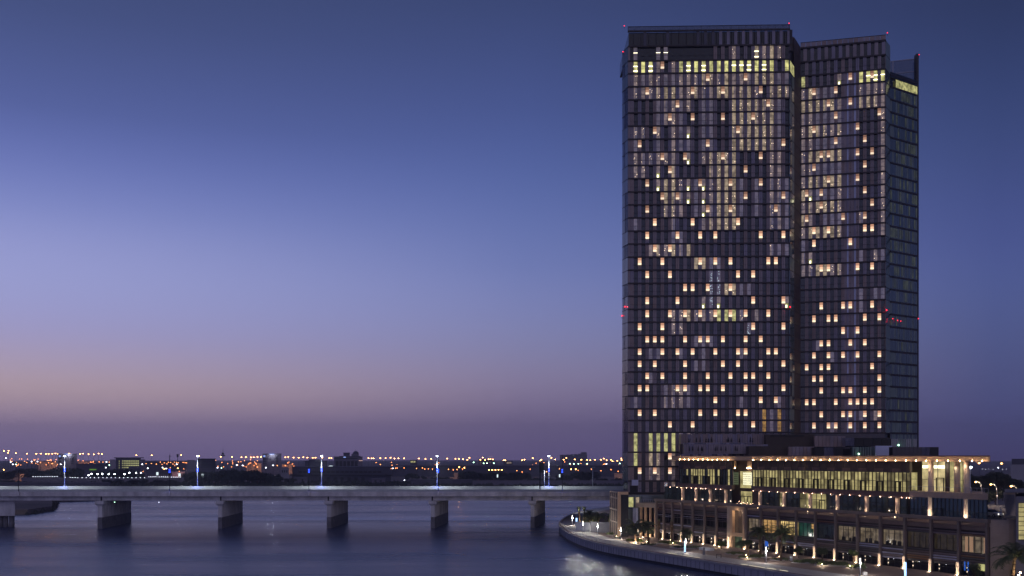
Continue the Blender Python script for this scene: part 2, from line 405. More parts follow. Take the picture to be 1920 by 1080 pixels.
for (ua,ub,d,uc,dc) in piers:
    xa,xb=xat(ua,d),xat(ub,d); xc=xat(uc,dc); sk_=xc-xb
    def pp(y0,y1,o0=0,o1=0): 
        f0=(y0-d)/(dc-d); f1=(y1-d)/(dc-d)
        return [(xa-o0+sk_*f0,y0),(xb+o0+sk_*f0,y0),(xb+o1+sk_*f1,y1),(xa-o1+sk_*f1,y1)]
    q=MB(); q.prism(pp(d,dc),4.05,8.6,0)
    for k in range(16):
        y=d+.8+k*(dc-d-1.2)/16; f_=(y-d)/(dc-d); q.wbox(xb+sk_*f_,xb+sk_*f_+.16,y,y+1.1,4.06,8.58,0)
    p_=q.build('pier',m_conc,br)
    q=MB(); q.prism(pp(d-.05,dc+.05,.05,.05),-1.5,4.04,0); q.build('tide_band',m_concd,p_)
    q=MB()
    pl_=pp(d-.8,d+1.6,.75,.75); q.prism(pl_,8.9,9.93,0)
    lo=pp(d-.3,d+1.4,.3,.3); up=pl_
    for i in range(4):
        j=(i+1)%4; q.face([(lo[i][0],lo[i][1],8.3),(lo[j][0],lo[j][1],8.3),(up[j][0],up[j][1],8.898),(up[i][0],up[i][1],8.898)])
    q.prism(pp(d+1.7,dc+.6,.3,.3),8.62,9.93,0)
    q.build('pier_cap',m_conc,p_)
    q=MB(); q.wbox(xa+.25,xa+.75,359.5,359.58,9.96,11.48); q.build('expansion_joint',m_joint,br)
# left pier on round piles
q=MB(); q.prism([(-205,364),(xat(28,364),364),(xat(28.5,388),388),(-205,388)],4.2,9.93,0)
p_=q.build('pier',m_conc,br)
for u in (3,12.5,24):
    for y in (366.5,377,386): q=MB(); q.tube((xat(u-2,y),y,-1.5),(xat(u-2,y),y,4.19),.95,n=14); q.build('pile',m_concd,p_)
q=MB(); q.prism([(37,359.5),(60,359.5),(60,404),(41.2,404)],GZ-.5,9.9,0); q.build('abutment',m_conc,br)
for (u,v) in ((215,941.5),(298,941.8)):
    pt=at(u,v,357.2); q=MB(); q.bulb(pt,.14); q.build('navigation_light',m_gr_s if u<250 else m_wh_s,br)

def blank_light(name,loc,power,col=(1,1,1),rad=.3,kind='POINT',spot=None,rot=None):
    l=bpy.data.lights.new(name,kind); l.energy=power; l.color=col
    if kind in('POINT','SPOT'): l.shadow_soft_size=rad
    if kind=='SPOT': l.spot_size=spot; l.spot_blend=.6
    o=bpy.data.objects.new(name,l); COL.objects.link(o); o.location=loc
    if rot is not None: o.rotation_euler=rot
    return o
DOWN=(0,0,0)
# tall lit lamp masts on the far parapet
masts=[117,367.5,601.3,819,1029.5]
ml=['tall white bridge lamp at the left end, above the broad left pier','tall white bridge lamp left of the second pier from the left','tall white bridge lamp right beside the flat-roofed far block','tall white bridge lamp over the fourth pier, beside a thin blue-lit post','tall white bridge lamp nearest the tower, next to the road sign']
def mast():
    t=thing('bridge_lamp','', 'street lamp','tall white lamps along the bridge')
    q=MB(); q.tube((0,0,0),(0,0,13.3),.20,.14); q.build('pole',m_pole,t)
    q=MB(); q.wbox(-.5,.5,-.5,.5,-.05,.25); q.build('base',m_pole,t)
    q=MB(); q.wbox(-.8,.8,-.25,.25,13.3,13.55); q.build('lamp_head',m_pole,t)
    q=MB(); q.wbox(-.42,.42,-.2,.2,13.12,13.29); q.build('lamp',m_bridge_l,t)
    for z in (6.9,7.8): q=MB(); q.wbox(-.26,.26,-.28,.28,z,z+.4); q.build('blue_light',m_blue_l,t)
    return t
m0=mast()
for i,u in enumerate(masts):
    loc=(xat(u,401.4),401.4,13.9-.0); loc=(loc[0],403.4,12.9)
    o=m0 if i==0 else dup(m0,loc,ml[i])
    o.location=loc; o['label']=ml[i]
    blank_light('mast glow',(loc[0],399.6,25.6),19000,(.86,.95,1),.4,'SPOT',2.5)
    blank_light('mast blue glow',(loc[0],401.3,14.6),260,(.15,.2,1),.2)
# run of lamps further along the bridge beyond the frame
for x in (-215,): blank_light('mast glow',(x,399.6,25.6),19000,(.86,.95,1),.4,'SPOT',2.5)
posts=[(35,'plain grey'),(318,'blue-lit'),(579.3,'blue-lit'),(821.8,'blue-lit'),(1054.3,'blue-lit')]
pl_lab=['thin unlit grey post at the far left of the bridge','thin blue-lit post left of the second bridge pier','thin blue-lit post left of the third bridge pier','thin blue-lit post over the fourth bridge pier','thin blue-lit post right of the last bridge pier']
def post():
    t=thing('marker_post','','post','thin posts on the near bridge parapet')
    q=MB(); q.tube((0,0,0),(0,0,13.2),.13,.09); q.build('pole',m_poled,t)
    for z in (6.9,7.7): q=MB(); q.wbox(-.2,.2,-.2,.2,z,z+.45); q.build('blue_light',m_blue_l,t)
    q=MB(); q.wbox(-.35,.35,-.35,.35,-1.4,.12); q.build('bracket',m_conc,t)
    return t
p0=post()
for i,(u,k) in enumerate(posts[1:]):
    loc=(xat(u,359.3),359.25,13.2)
    o=p0 if i==0 else dup(p0,loc,pl_lab[i+1]); o.location=loc; o['label']=pl_lab[i+1]
    blank_light('post blue glow',(loc[0],358.9,13.6),12,(.15,.2,1),.1)
t=thing('lamp_post',pl_lab[0],'post'); t.location=(xat(35,359.3),359.25,13.2)
q=MB(); q.tube((0,0,0),(0,0,7.6),.14,.1); q.build('pole',m_poled,t); q=MB(); q.wbox(-.35,.35,-.35,.35,-1.4,.12); q.build('bracket',m_conc,t)
# road sign gantry
t=thing('road_sign','tall dark road sign board on a single post at the tower end of the bridge','road sign'); t.location=(xat(1012.5,385),385,12.3)
q=MB(); q.tube((0,0,0),(0,0,11.0),.28,.22); q.build('post',m_poled,t)
q=MB(); q.wbox(-.3,1.5,-.12,.12,7.4,11.2); q.build('board',mat('sign back',(52,66,62),.5),t)
t=thing('lamp_column','slim grey lamp column beside the road sign','street lamp'); t.location=(xat(1021,402),403.4,12.9)
q=MB(); q.tube((0,0,0),(0,0,7.2),.16,.12); q.build('pole',m_pole,t)
q=MB(); q.wbox(-1.2,.2,-.15,.15,7.2,7.4); q.build('arm',m_pole,t)
t=thing('lamp_column','plain pale lamp column on the bridge close to the tower','street lamp'); t.location=(xat(1112,402),403.4,12.9)
q=MB(); q.tube((0,0,0),(0,0,8.6),.17,.12); q.build('pole',m_pole,t)
q=MB(); q.wbox(-.2,1.0,-.15,.15,8.6,8.8); q.build('arm',m_pole,t)
exec_parts=[]

# ------------------------------------------------------------------ hotel tower
tw=thing('hotel_tower','dark glass hotel tower of two joined slabs dotted with glowing wall lanterns','tower')
M0,M1,M2,M3=(33.8,305.4),(35.0,301.0),(83.6,299.5),(86.4,304.7)
C1=(90.4,312.0); W0,W1,W2,W3=(90.7,313.0),(115.3,307.0),(118.3,311.4),(129.9,319.1)
fM=Fr(M1,M2); fL=Fr(M0,M1); fR=Fr(M2,M3); fC=Fr(M3,C1); fW=Fr(W0,W1); fX=Fr(W1,W2); fG=Fr(W2,W3)
VB=[57,85.6,113,136.7,161.1,185.9,210.4,235.2,260,284.3,309.1,333.9,358.7,383,407.6,432.4,456.7,481.3,505.9,530.6,554.8,579.4,603.7,628.3,651.5,674.4,696.9,720,742.4,766.3,788.1,810.7,848,875,902,924,950]
ZB=[CZ+(HV-v)*300.2/F for v in VB]         # floor lines: ZB[r+1] is the top of row r, ZB[r+2] its foot
def row(r): return ZB[r+2], ZB[r+1]         # z of foot and head
ZTOP=150.0
IN=.35
def inset(poly,d=.4): return poly
q=MB(); q.prism([(34.2,305.5),(35.3,301.4),(83.3,299.9),(86.0,304.8),(90.0,312.2),(90.4,345),(38.8,345)],GZ-.3,ZTOP-.02,0,1)
q.build('main_slab',[m_dglass,m_roof],tw)
q=MB(); q.prism([(90.5,313.4),(115.1,307.4),(118.0,311.8),(129.6,319.4),(128,345),(90.45,345)],GZ-.3,145.0,0,1)
q.prism([(90.5,313.4),(115.1,307.4),(118.0,311.8),(117,338),(90.45,338)],145.01,154.6,0,1)
q.build('wing_slab',[m_dglass,m_roof],tw)

cu=lambda k:1199.3+14.18*k
wu=lambda k:1191.5+14.18*k
PAN=[m_panelA,m_panelB,m_panelC,m_dglass,m_panelpale,m_mull,mat('dark mauve panel',(66,64,80),.25,ns=.3,na=.2)]  # last entry: crown panels in their own darker mauve
lant={1:[3],2:[9,14],3:[1,7,11,16],4:[5,17],5:[4,7,11,15],6:[2,13],7:[0,9,19],8:[3,6,11,16],9:[4,14],10:[1,8,12,16],11:[3,5,14,19],12:[1,9,12,18],13:[2,7,13],14:[1,5,8,10,16,19],15:[2,4],16:[0,3,8,10,12,17,18],17:[1,4,13,15],18:[6,7,9,12],19:[1,5,15,19],20:[1,4,6,8,10,12,14,17],21:[0,3,15,19],22:[1,2,3,6,8,9,11,14,16],23:[0,3,5,7,10,13,14,17,18],24:[0,2,6,11,13,16,19],25:[1,3,6,9,12,14,15,17],26:[0,1,5,6,8,9,11,14,16,19],27:[10,16,18],28:[0,2,8,10,13,14],29:[4,7,12,15],31:[4],32:[0,2,4]}
lit={}
def L_(r,st,*ks):
    for k in ks: lit[(r,k)]=st
L_(0,'med',18); L_(0,'dim',17,19,13); L_(0,'bar2',16); L_(0,'bar',0,3,4)
L_(1,'brightbar',0,2,7,9,15,17,13,14); L_(1,'bright',1,11,12,16,18,20,8); L_(1,'green',6,10); L_(1,'dim',3,5)
L_(2,'dim',*range(0,21)); L_(2,'med',9,10,16,17,18,12); L_(2,'faint',1,5,19,20,4)
L_(3,'dim',0,1,2,6,7,9,10,16); L_(3,'med',3,4,5,8,11,12,13,14,15,18,19,20)
for r in (4,5,6,7): L_(r,'med',13,14,15,16,17,18); L_(r,'dim',5); L_(r,'faint',3,6,9,10,19)
L_(4,'dim',4,7); L_(5,'dim',4); L_(6,'dim',0,1,3); L_(6,'spotlow',7); L_(7,'faint',7,0)
for r in (8,9): L_(r,'dim',0,1,5,18,19); L_(r,'med',10,11,12,13)
L_(8,'dim',3,2,9,4); L_(8,'spotlow',7); L_(9,'spotlow',3); L_(9,'med',5)
for r in (10,11,12): L_(r,'med',11,12,13,4,5); L_(r,'dim',10,9,18,19,6); L_(r,'faint',14,16,20,8)
L_(10,'spotlow',3,7,9); L_(11,'spotlow',7,9); L_(12,'spotlow',9); L_(13,'med',10,11,12,13); L_(13,'dim',5,18,19,9); L_(13,'faint',20,0)
L_(14,'faint',5,6); L_(15,'med',3,5,7); L_(15,'dim',2,4,6,18); L_(15,'faint',19,20)
L_(16,'med',8,9); L_(16,'faint',10,11); L_(17,'cool',10,11); L_(18,'med',12,13); L_(18,'faint',14,15); L_(18,'cool',10,11)
L_(19,'cool',10); L_(19,'spotlow',9,11,20); L_(20,'green',11,12,13); L_(20,'dim',5,6,7,8,10,14,16,9); L_(20,'med',7)
L_(21,'dim',6,5); L_(21,'cool',15); L_(22,'faint',8,9,10); L_(23,'faint',2,3,14,6,9); L_(24,'faint',8,9); L_(25,'faint',2)
L_(26,'dim',5,6); L_(26,'faint',4,7); L_(27,'dim',4,5,6); L_(27,'faint',0,7,14,19); L_(28,'gold',17,19); L_(28,'faint',18); L_(29,'gold',17,19); L_(29,'faint',18)
L_(30,'green',0,2,3,4,5); L_(30,'dim',6,7); L_(31,'green',0); L_(31,'med',2,3); L_(31,'dim',5); L_(32,'dim',2,3); L_(32,'faint',5); L_(33,'cool',4); L_(33,'spotlow',5)
WM={'bright':m_w_bright,'brightbar':m_w_bright,'med':m_w_med,'dim':m_w_dim,'faint':m_w_faint,'gold':m_w_gold,'green':m_w_green,'cool':m_w_faint,'spotlow':m_w_dim,'bar':m_w_faint,'bar2':m_w_med}
RANK={'brightbar':0,'bright':1,'green':2,'bar2':2,'spotlow':3,'med':4,'gold':4,'bar':5,'dim':6,'cool':6,'faint':9}
win_jobs=[]     # rank, frame, s, width, z0, z1, state
lan_jobs=[]
def facade(fr,nrows,r0,r1,ucol,uwin,ncol,nwin,lan,litd,wname,special=None):
    q=MB()
    sc=[fr.sat(ucol(k)) for k in range(-1,ncol+1)]
    sw=[fr.sat(uwin(k)) for k in range(nwin)]
    ww=(sw[1]-sw[0])*.54; pw=(sw[1]-sw[0])*.46
    for r in range(r0,r1):
        z0,z1=row(r); z0+=.22; z1-=.2
        for k,s in enumerate(sc):
            kk=k-1
            a,b_=s-pw/2,s+pw/2
            if a<.15: a=.15
            if b_>fr.L-.1: b_=fr.L-.1
            if b_-a<.2 or (fr is fM and r==0 and k<11): continue
            m=R.choice((0,0,0,1,1,2))
            if special: m=special(r,kk,m)
            # two leaves with an open joint, and a transom joint
            mid=(a+b_)/2; zt=z0+(z1-z0)*.36
            for (x0,x1) in ((a,mid-.03),(mid+.03,b_)):
                q.box(fr,x0,x1,-.1,.06,z0,zt-.04,m); q.box(fr,x0,x1,-.1,.06,zt+.04,z1,m)
        for k,s in enumerate(sw):
            st=litd.get((r,k))
            a,b_=max(.2,s-ww/2),min(fr.L-.15,s+ww/2)
            if special and special(r,('w',k),None)=='panel':
                q.box(fr,a-.2,b_-.55,-.1,.03,z0,z1,0); q.box(fr,b_-.5,b_+.05,-.1,.05,z0,z1,4 if R.random()<.8 else 2); continue
            q.box(fr,a,b_,-.1,-.02,z0+(z1-z0)*.36-.035,z0+(z1-z0)*.36+.035,5)
            if st: win_jobs.append((RANK[st],fr,a+.04,b_-.04,z0+.06,z1-.06,st))
        for k in lan.get(r,()):
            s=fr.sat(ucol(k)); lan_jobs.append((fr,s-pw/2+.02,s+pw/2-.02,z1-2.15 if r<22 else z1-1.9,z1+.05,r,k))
    q.build(wname,PAN,tw)
facade(fM,0,0,34,cu,wu,20,21,lant,lit,'facade_panels')
# left margin of the main face, and its crown
q=MB()
for r in range(-1,34):
    z0,z1=row(r); z0+=.2; z1-=.18
    if r<0:
        z1=ZB[0]-.1
        for k in range(0,22):
            s=fM.sat(1184.5+14.18*k-3.5); wd=fM.sat(1184.5+14.18)-fM.sat(1184.5)
            
            if k>8 or k in (2,5): qc=MB(); qc.box(fM,max(.1,s-wd*.2),min(fM.L-.1,s+wd*.2),-.2,.05,z0,z1,6 if k<12 else 2); qc.build('crown_panel',PAN,tw)
            qc=MB(); qc.box(fM,max(.1,s+wd*.48),min(fM.L-.1,s+wd*.52),-.2,.07,z0,z1,5); qc.build('crown_mullion',PAN,tw)
    else:
        q.box(fM,.08,.7,-.1,.05,z0,z1,0); q.box(fM,.76,1.35,-.1,.05,z0,z1,R.choice((0,3)))
q.build('facade_panels',PAN,tw)
q=MB(); q.prism([(35.3,301.4),(83.3,299.9),(83.3,326),(35.3,326)],ZTOP,154.12,0,1); q.build('crown',[m_dglass,m_roof],tw)
q=MB()
for k in range(22):
    s=fM.L*k/22; q.box(fM,s+.06,s+fM.L/22-.06,-.12,-.04,154.15,155.8,0)
for k in range(23): q.box(fM,min(fM.L-.08,fM.L*k/22),min(fM.L,fM.L*k/22+.09),-.2,.02,154.1,155.95,1)
q.box(fM,0,fM.L,-.2,.02,155.81,155.95,1)
q.build('roof_balustrade',[m_screen,m_mull],tw)
# floor bands
def bands(fr,zs,out,h=.42,name='floor_band',m=m_band,dz=0.):
    q=MB()
    for z in zs: q.box(fr,0,fr.L,-.3,out,z-h/2+dz,z+h/2+dz)
    q.build(name,m,tw)
def ring(z,faces):
    q=MB()
    for fr,out,h in faces: q.box(fr,0,fr.L,-.3,out,z-h/2,z+h/2)
    q.build('floor_band',m_band,tw)
for i,z in enumerate(ZB[:36]):
    ring(z,[(fM,.34,.42)]+([(fL,.05,.16)] if 1<=i<34 else [])+([(fR,.05,.16)] if 2<=i<35 else []))
# glass chamfers of the main slab: mullions and pale panels
def glassface(fr,r0,r1,n,name,mats,top=None):
    q=MB()
    for r in range(r0,r1):
        z0,z1=row(r); z0+=.1; z1-=.1
        for k in range(n):
            a=fr.L*k/n; q.box(fr,a+.06,a+fr.L/n-.05,-.2,.0 if k%2 else .015,z0,z1,R.choice(mats[1]))
    q.build(name,mats[0],tw)
glassface(fL,0,33,2,'corner_glazing',([m_gglass,m_screen,m_gpanel],(0,0,1)))
glassface(fR,1,33,2,'corner_glazing',([m_gglass,m_gpanel],(0,0,1)))
q=MB()
for r in (1,): z0,z1=row(r); q.box(fR,.2,fR.L-.3,.0,.04,z0+.3,z1-.3)
q.build('window',m_w_green,tw)
# core recess between the two slabs
q=MB(); q.prism([(83.7,305.2),(86.3,305.2),(90.2,312.4),(90.3,330),(83.7,330)],ZTOP,154.6,0); q.build('core',[m_core],tw)
q=MB()
for r in range(-1,33):
    z0,z1=row(r)
    for k in range(4):
        a=fC.L*k/4; q.box(fC,a+.05,a+fC.L/4-.04,-.2,.02+.01*(k%2),z0+.06,min(z1-.05,154.2),0)
q.build('core_cladding',[m_core],tw)
# wing
du=lambda k:1512.5+13.62*k
vu=lambda k:1506.3+13.52*k
wl={1:[6,9],2:[1,4],3:[3,6],4:[4,10],5:[1,7],6:[4,8],7:[2,3,7,9],8:[1,8],9:[3,7],10:[0,2,8],11:[2,9],12:[0,5,8],13:[1,3,8,9],14:[1,6],16:[2,3,7,9],19:[2,5,6,9],20:[1,3,4,8,10],21:[5,7],22:[2,3,6,8],23:[1,3,5,7,10],24:[0,2,3,9],25:[1,2,4,10],26:[2,5,6,8,10],27:[0,1,4,6,7,8,9],28:[2,5,6,8,10],29:[1,3,4,6,8,10]}
lit2={}
def K_(r,st,*ks):
    for k in ks: lit2[(r,k)]=st
K_(1,'green',0); K_(1,'bright',8); K_(1,'brightbar',9,10,11); K_(1,'spotlow',5)
K_(2,'dim',0,2,8,9,10); K_(2,'med',1); K_(2,'faint',3,4); K_(3,'med',0); K_(3,'med',1,2,3,4,8,9,10); K_(3,'dim',5)
for r in (4,6,8): K_(r,'dim',0,1); K_(r,'faint',2,3,4,5)
for r in (5,7,9,11,13): K_(r,'med',1,2,3,4,5); K_(r,'dim',0)
K_(5,'dim',4); K_(10,'med',0); K_(10,'spotlow',1); K_(10,'dim',5); K_(10,'faint',2,3,4); K_(12,'med',0); K_(12,'dim',1,8); K_(12,'faint',3,4,5)
K_(14,'faint',0); K_(15,'dim',0,10); K_(15,'spotlow',1); K_(15,'faint',8,11); K_(16,'dim',0,1,4); K_(16,'med',2,3,5); K_(18,'faint',8,10,11)
for r in (2,3,4,5,6,7,8,9,10,11,12,13): K_(r,'dim',11)
K_(19,'faint',8);K_(22,'faint',2);K_(23,'faint',4);K_(28,'dim',10);K_(28,'faint',8);K_(29,'faint',4)
def spec(r,k,m):
    if isinstance(k,tuple): return 'panel' if k[1] in (6,7) and r>=1 else None
    return m
facade(fW,0,0,30,du,vu,11,12,wl,lit2,'facade_panels',spec)
glassface(fX,-1,30,1,'corner_glazing',([m_gglass,m_gpanel],(0,0,1)))
q=MB()
for r in (0-1,):
    for k in range(12):
        s=fW.L*k/12+.9; q.box(fW,s,s+fW.L/12*.5,-.2,.04,row(-1)[0]+.25,ZB[0]-.5,R.choice((0,2)))
for k in range(16):
    s=fW.L*k/16; q.box(fW,s+.06,s+fW.L/16-.06,-.15,-.02,ZB[0]+.2,155.9,R.choice((0,1)))
q.box(fW,0,fW.L,-.2,.05,155.92,156.05,5); q.build('parapet',PAN,tw)
# green glass flank of the wing
ZG=[z for z in ZB if z<144.5]
q=MB()
nm=15
for r in range(1,31):
    z0,z1=row(r)
    if z1>145: continue
    for k in range(nm):
        a=fG.L*k/nm; q.box(fG,a+.05,a+fG.L/nm-.05,-.2,.0+.012*(k%2),z0+.32,z1-.25,R.choice((0,0,0,1,1)) )
q.build('flank_glazing',[m_gglass,m_gpanel],tw)
q=MB()
for r in range(2,30):
    z0,z1=row(r)
    if z1>145: continue
    for k in range(nm):
        if R.random()<(.30 if r<18 else .08):
            a=fG.L*k/nm; q.box(fG,a+.12,a+fG.L/nm-.12,.02,.05,z0+.6,z1-.5,0)
q.build('stair_light',[m_g_dim],tw)['kind']='stuff'
q=MB(); z0,z1=row(1)
for k in range(3,nm): a=fG.L*k/nm; q.box(fG,a+.05,a+fG.L/nm-.08,.02,.06,z0+.3,144.4)
q.build('window',m_w_green,tw)
for i,z in enumerate([ZB[0]-.2]+ZB[1:32]):
    ring(z,[(fW,.34,.42)]+([(fX,.06,.16)] if i>=1 else [])+([(fG,.2,.5)] if i>=2 else []))
q=MB(); q.box(fG,0,fG.L,-.3,.1,144.6,146.3); q.build('parapet',m_dglass,tw)
# open steel screen above the flank
fS=Fr((117.6,328),(131.6,323.5))
q=MB()
q.box(fS,0,fS.L,-.12,-.06,145,155.2,0)
for k in range(3): q.box(fS,fS.L*k/2*.98,fS.L*k/2*.98+.35,-.25,.1,145,155.4,1)
for z in (145.6,151.0,155.1): q.box(fS,0,fS.L,-.2,.06,z,z+.28,1)
q.build('roof_screen',[m_screen,m_frame],tw)
q=MB(); q.wbox(129.75,130.5,319.4,321.2,GZ,155.2); q.build('corner_fin',m_mull,tw)
# podium levels of the tower beside the quay
fB=Fr((34.0,294.5),(45.0,293.5))
q=MB(); q.prism([(34.2,295),(45,294.2),(45,300.6),(35.4,300.9)],GZ-.2,14.6,0,1); q.build('base_block',[m_gglass,m_roof],tw)
q=MB()
for (z0,z1) in ((3,6.4),(6.7,10.4),(10.7,14.3)):
    for k in range(5): q.box(fB,k*2.15+.06,k*2.15+2.05,-.3,.02+.01*(k%2),z0,z1,R.choice((0,0,1)))
q.build('base_glazing',[m_gglass,m_gpanel],tw)
q=MB(); q.box(fB,.5,1.9,.04,.07,11,13.9); q.build('window',m_w_green,tw)
q=MB(); q.box(fB,2.6,3.6,.04,.07,11,13.9); q.build('window',m_w_med,tw)
q=MB(); s=fM.sat(1184); q.box(fM,s,s+1.9,.35,1.7,17.2,18.9); q.build('balcony',m_panelpale,tw)
q=MB(); q.box(fM,fM.sat(1181),fM.sat(1194),.06,.2,15.2,17.1); q.build('loggia_opening',m_hole,tw)
# lit windows: the most striking 100 are parts of their own
win_jobs.sort(key=lambda j:j[0])
rest=MB(); MATS=[m_w_bright,m_w_med,m_w_dim,m_w_faint,m_w_gold,m_w_green,m_w_spot,m_spark,m_sparkc,m_mull]
MI={m.name:i for i,m in enumerate(MATS)}
def window_mesh(q,j,mi):
    rk,fr,a,b_,z0,z1,st=j
    m=mi(WM[st]); h=z1-z0; wd=b_-a
    cut=R.random()
    if st in('med','dim','faint') and cut<.35:    # half drawn curtain
        c=a+wd*R.uniform(.35,.65); q.box(fr,a,c,-.09,.0,z0,z1,m); q.box(fr,c+.01,b_,-.09,-.01,z0,z1,mi(m_w_dim if st=='med' else m_w_faint))
    elif st=='spotlow':
        q.box(fr,a,b_,-.09,0,z0+h*.42,z1,m); q.box(fr,a,b_-wd*.1,-.09,.0,z0,z0+h*.40,mi(m_w_green)); q.box(fr,a+wd*.2,a+wd*.6,.005,.03,z0+.05,z0+h*.25,mi(m_w_spot))
    else: q.box(fr,a,b_,-.09,.0,z0,z1,m)
    if st in('brightbar','bar','bar2'):
        for f_ in ((.55,) if st=='bar' else ((.12,.55) if R.random()<.7 else (.55,))):
            q.box(fr,a-.05,b_+.05,.01,.12,z0+h*f_,z0+h*f_+(.28 if st!='bar' else .14),mi(m_w_spot))
    if st in('med','dim') and R.random()<.65:
        for _ in range(R.choice((1,2,3))):
            x=R.uniform(a+.1,b_-.1); z=R.uniform(z0+.3,z1-.2); e=R.uniform(.05,.10); q.box(fr,x-e,x+e,.005,.05,z-e,z+e,mi(m_spark))
    if st=='cool':  # glowing bars, in places painted in for reflections on the glass
        for _ in range(9):
            x=R.uniform(a,b_-.2); z=R.uniform(z0,z1-.2); q.box(fr,x,x+.22,.005,.04,z,z+.1,mi(m_sparkc))
    q.box(fr,a,b_,.0,.035,z0+h*.36-.04,z0+h*.36+.04,mi(m_mull))
for i,j in enumerate(win_jobs):
    if i<96:
        q=MB(); ms=[]
        def mi(m):
            if m not in ms: ms.append(m)
            return ms.index(m)
        window_mesh(q,j,mi); q.build('window',ms,tw)
    else: window_mesh(rest,j,lambda m:MI[m.name])
o=rest.build('lit_windows',MATS,tw); o['kind']='stuff'
# glowing wall lanterns
R.shuffle(lan_jobs)
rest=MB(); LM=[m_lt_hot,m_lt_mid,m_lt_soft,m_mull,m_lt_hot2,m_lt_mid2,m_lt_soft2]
def lantern(q,j):  # three stacked slices paint the light's falloff above the lamp
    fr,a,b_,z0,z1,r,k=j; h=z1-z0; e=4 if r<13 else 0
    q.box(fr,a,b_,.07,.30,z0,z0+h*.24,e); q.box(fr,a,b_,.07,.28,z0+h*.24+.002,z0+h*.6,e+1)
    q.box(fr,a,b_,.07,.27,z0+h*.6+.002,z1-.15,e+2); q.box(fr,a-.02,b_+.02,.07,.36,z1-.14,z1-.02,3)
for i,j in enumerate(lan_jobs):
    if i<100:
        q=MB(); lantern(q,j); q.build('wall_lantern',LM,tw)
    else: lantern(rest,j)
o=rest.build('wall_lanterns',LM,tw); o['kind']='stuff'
# red warning lights
for (u,v,d) in ((1170.5,48.5,303),(1479.5,43.5,299.3),(1664,61.5,306.5),(1723,102.5,322),(1168,97,304.5),(1171.5,575,302.6),(1166,592,304.8),(1481.5,575.5,299),(1662.5,581.5,306.4),(1674,597.5,310.6),(1683,600.5,312.5),(1689,602,313.5),(1722,597.5,319.4)):
    p=at(u,v,d); q=MB(); q.bulb(p,.24 if v>100 and d<308 else .17,0); q.tube(p+Vector((0,.1,-.9)),p+Vector((0,.1,-.2)),.05,.05,1,6)
    q.build('warning_light',[m_red,m_mull],tw)
for (u,v,d) in ((1481.5,575.5,298.6),(1662,581.5,305.8),(1171.5,575,302.0)):
    blank_light('beacon glow',at(u,v,d),35,(1,.05,.08),.15)

# ------------------------------------------------------------------ podium building in front of the tower
pd=thing('podium_building','long low hotel podium with striped louvre bays and a lit flat canopy roof','building')
fP=Fr((40.9,284.0),(91.1,189.0))
TZ=12.5                                         # terrace level
cols_u=[1231,1245,1261,1279,1299,1321,1343,1368,1399,1427,1459,1493,1529,1567,1608,1651,1697,1746,1798,1851]
cs_=[fP.sat(u) for u in cols_u]
q=MB()
a=fP.pt(cs_[0],-.9,0); b_=fP.pt(cs_[-1],-.9,0)
q.prism([a[:2],b_[:2],(b_[0]+9,b_[1]+20),(b_[0]+40,b_[1]+90),(88,262),(48,292.5)],GZ-.2,TZ-.01,0,1)
q.build('lower_wall',[m_browndk,m_roof],pd)
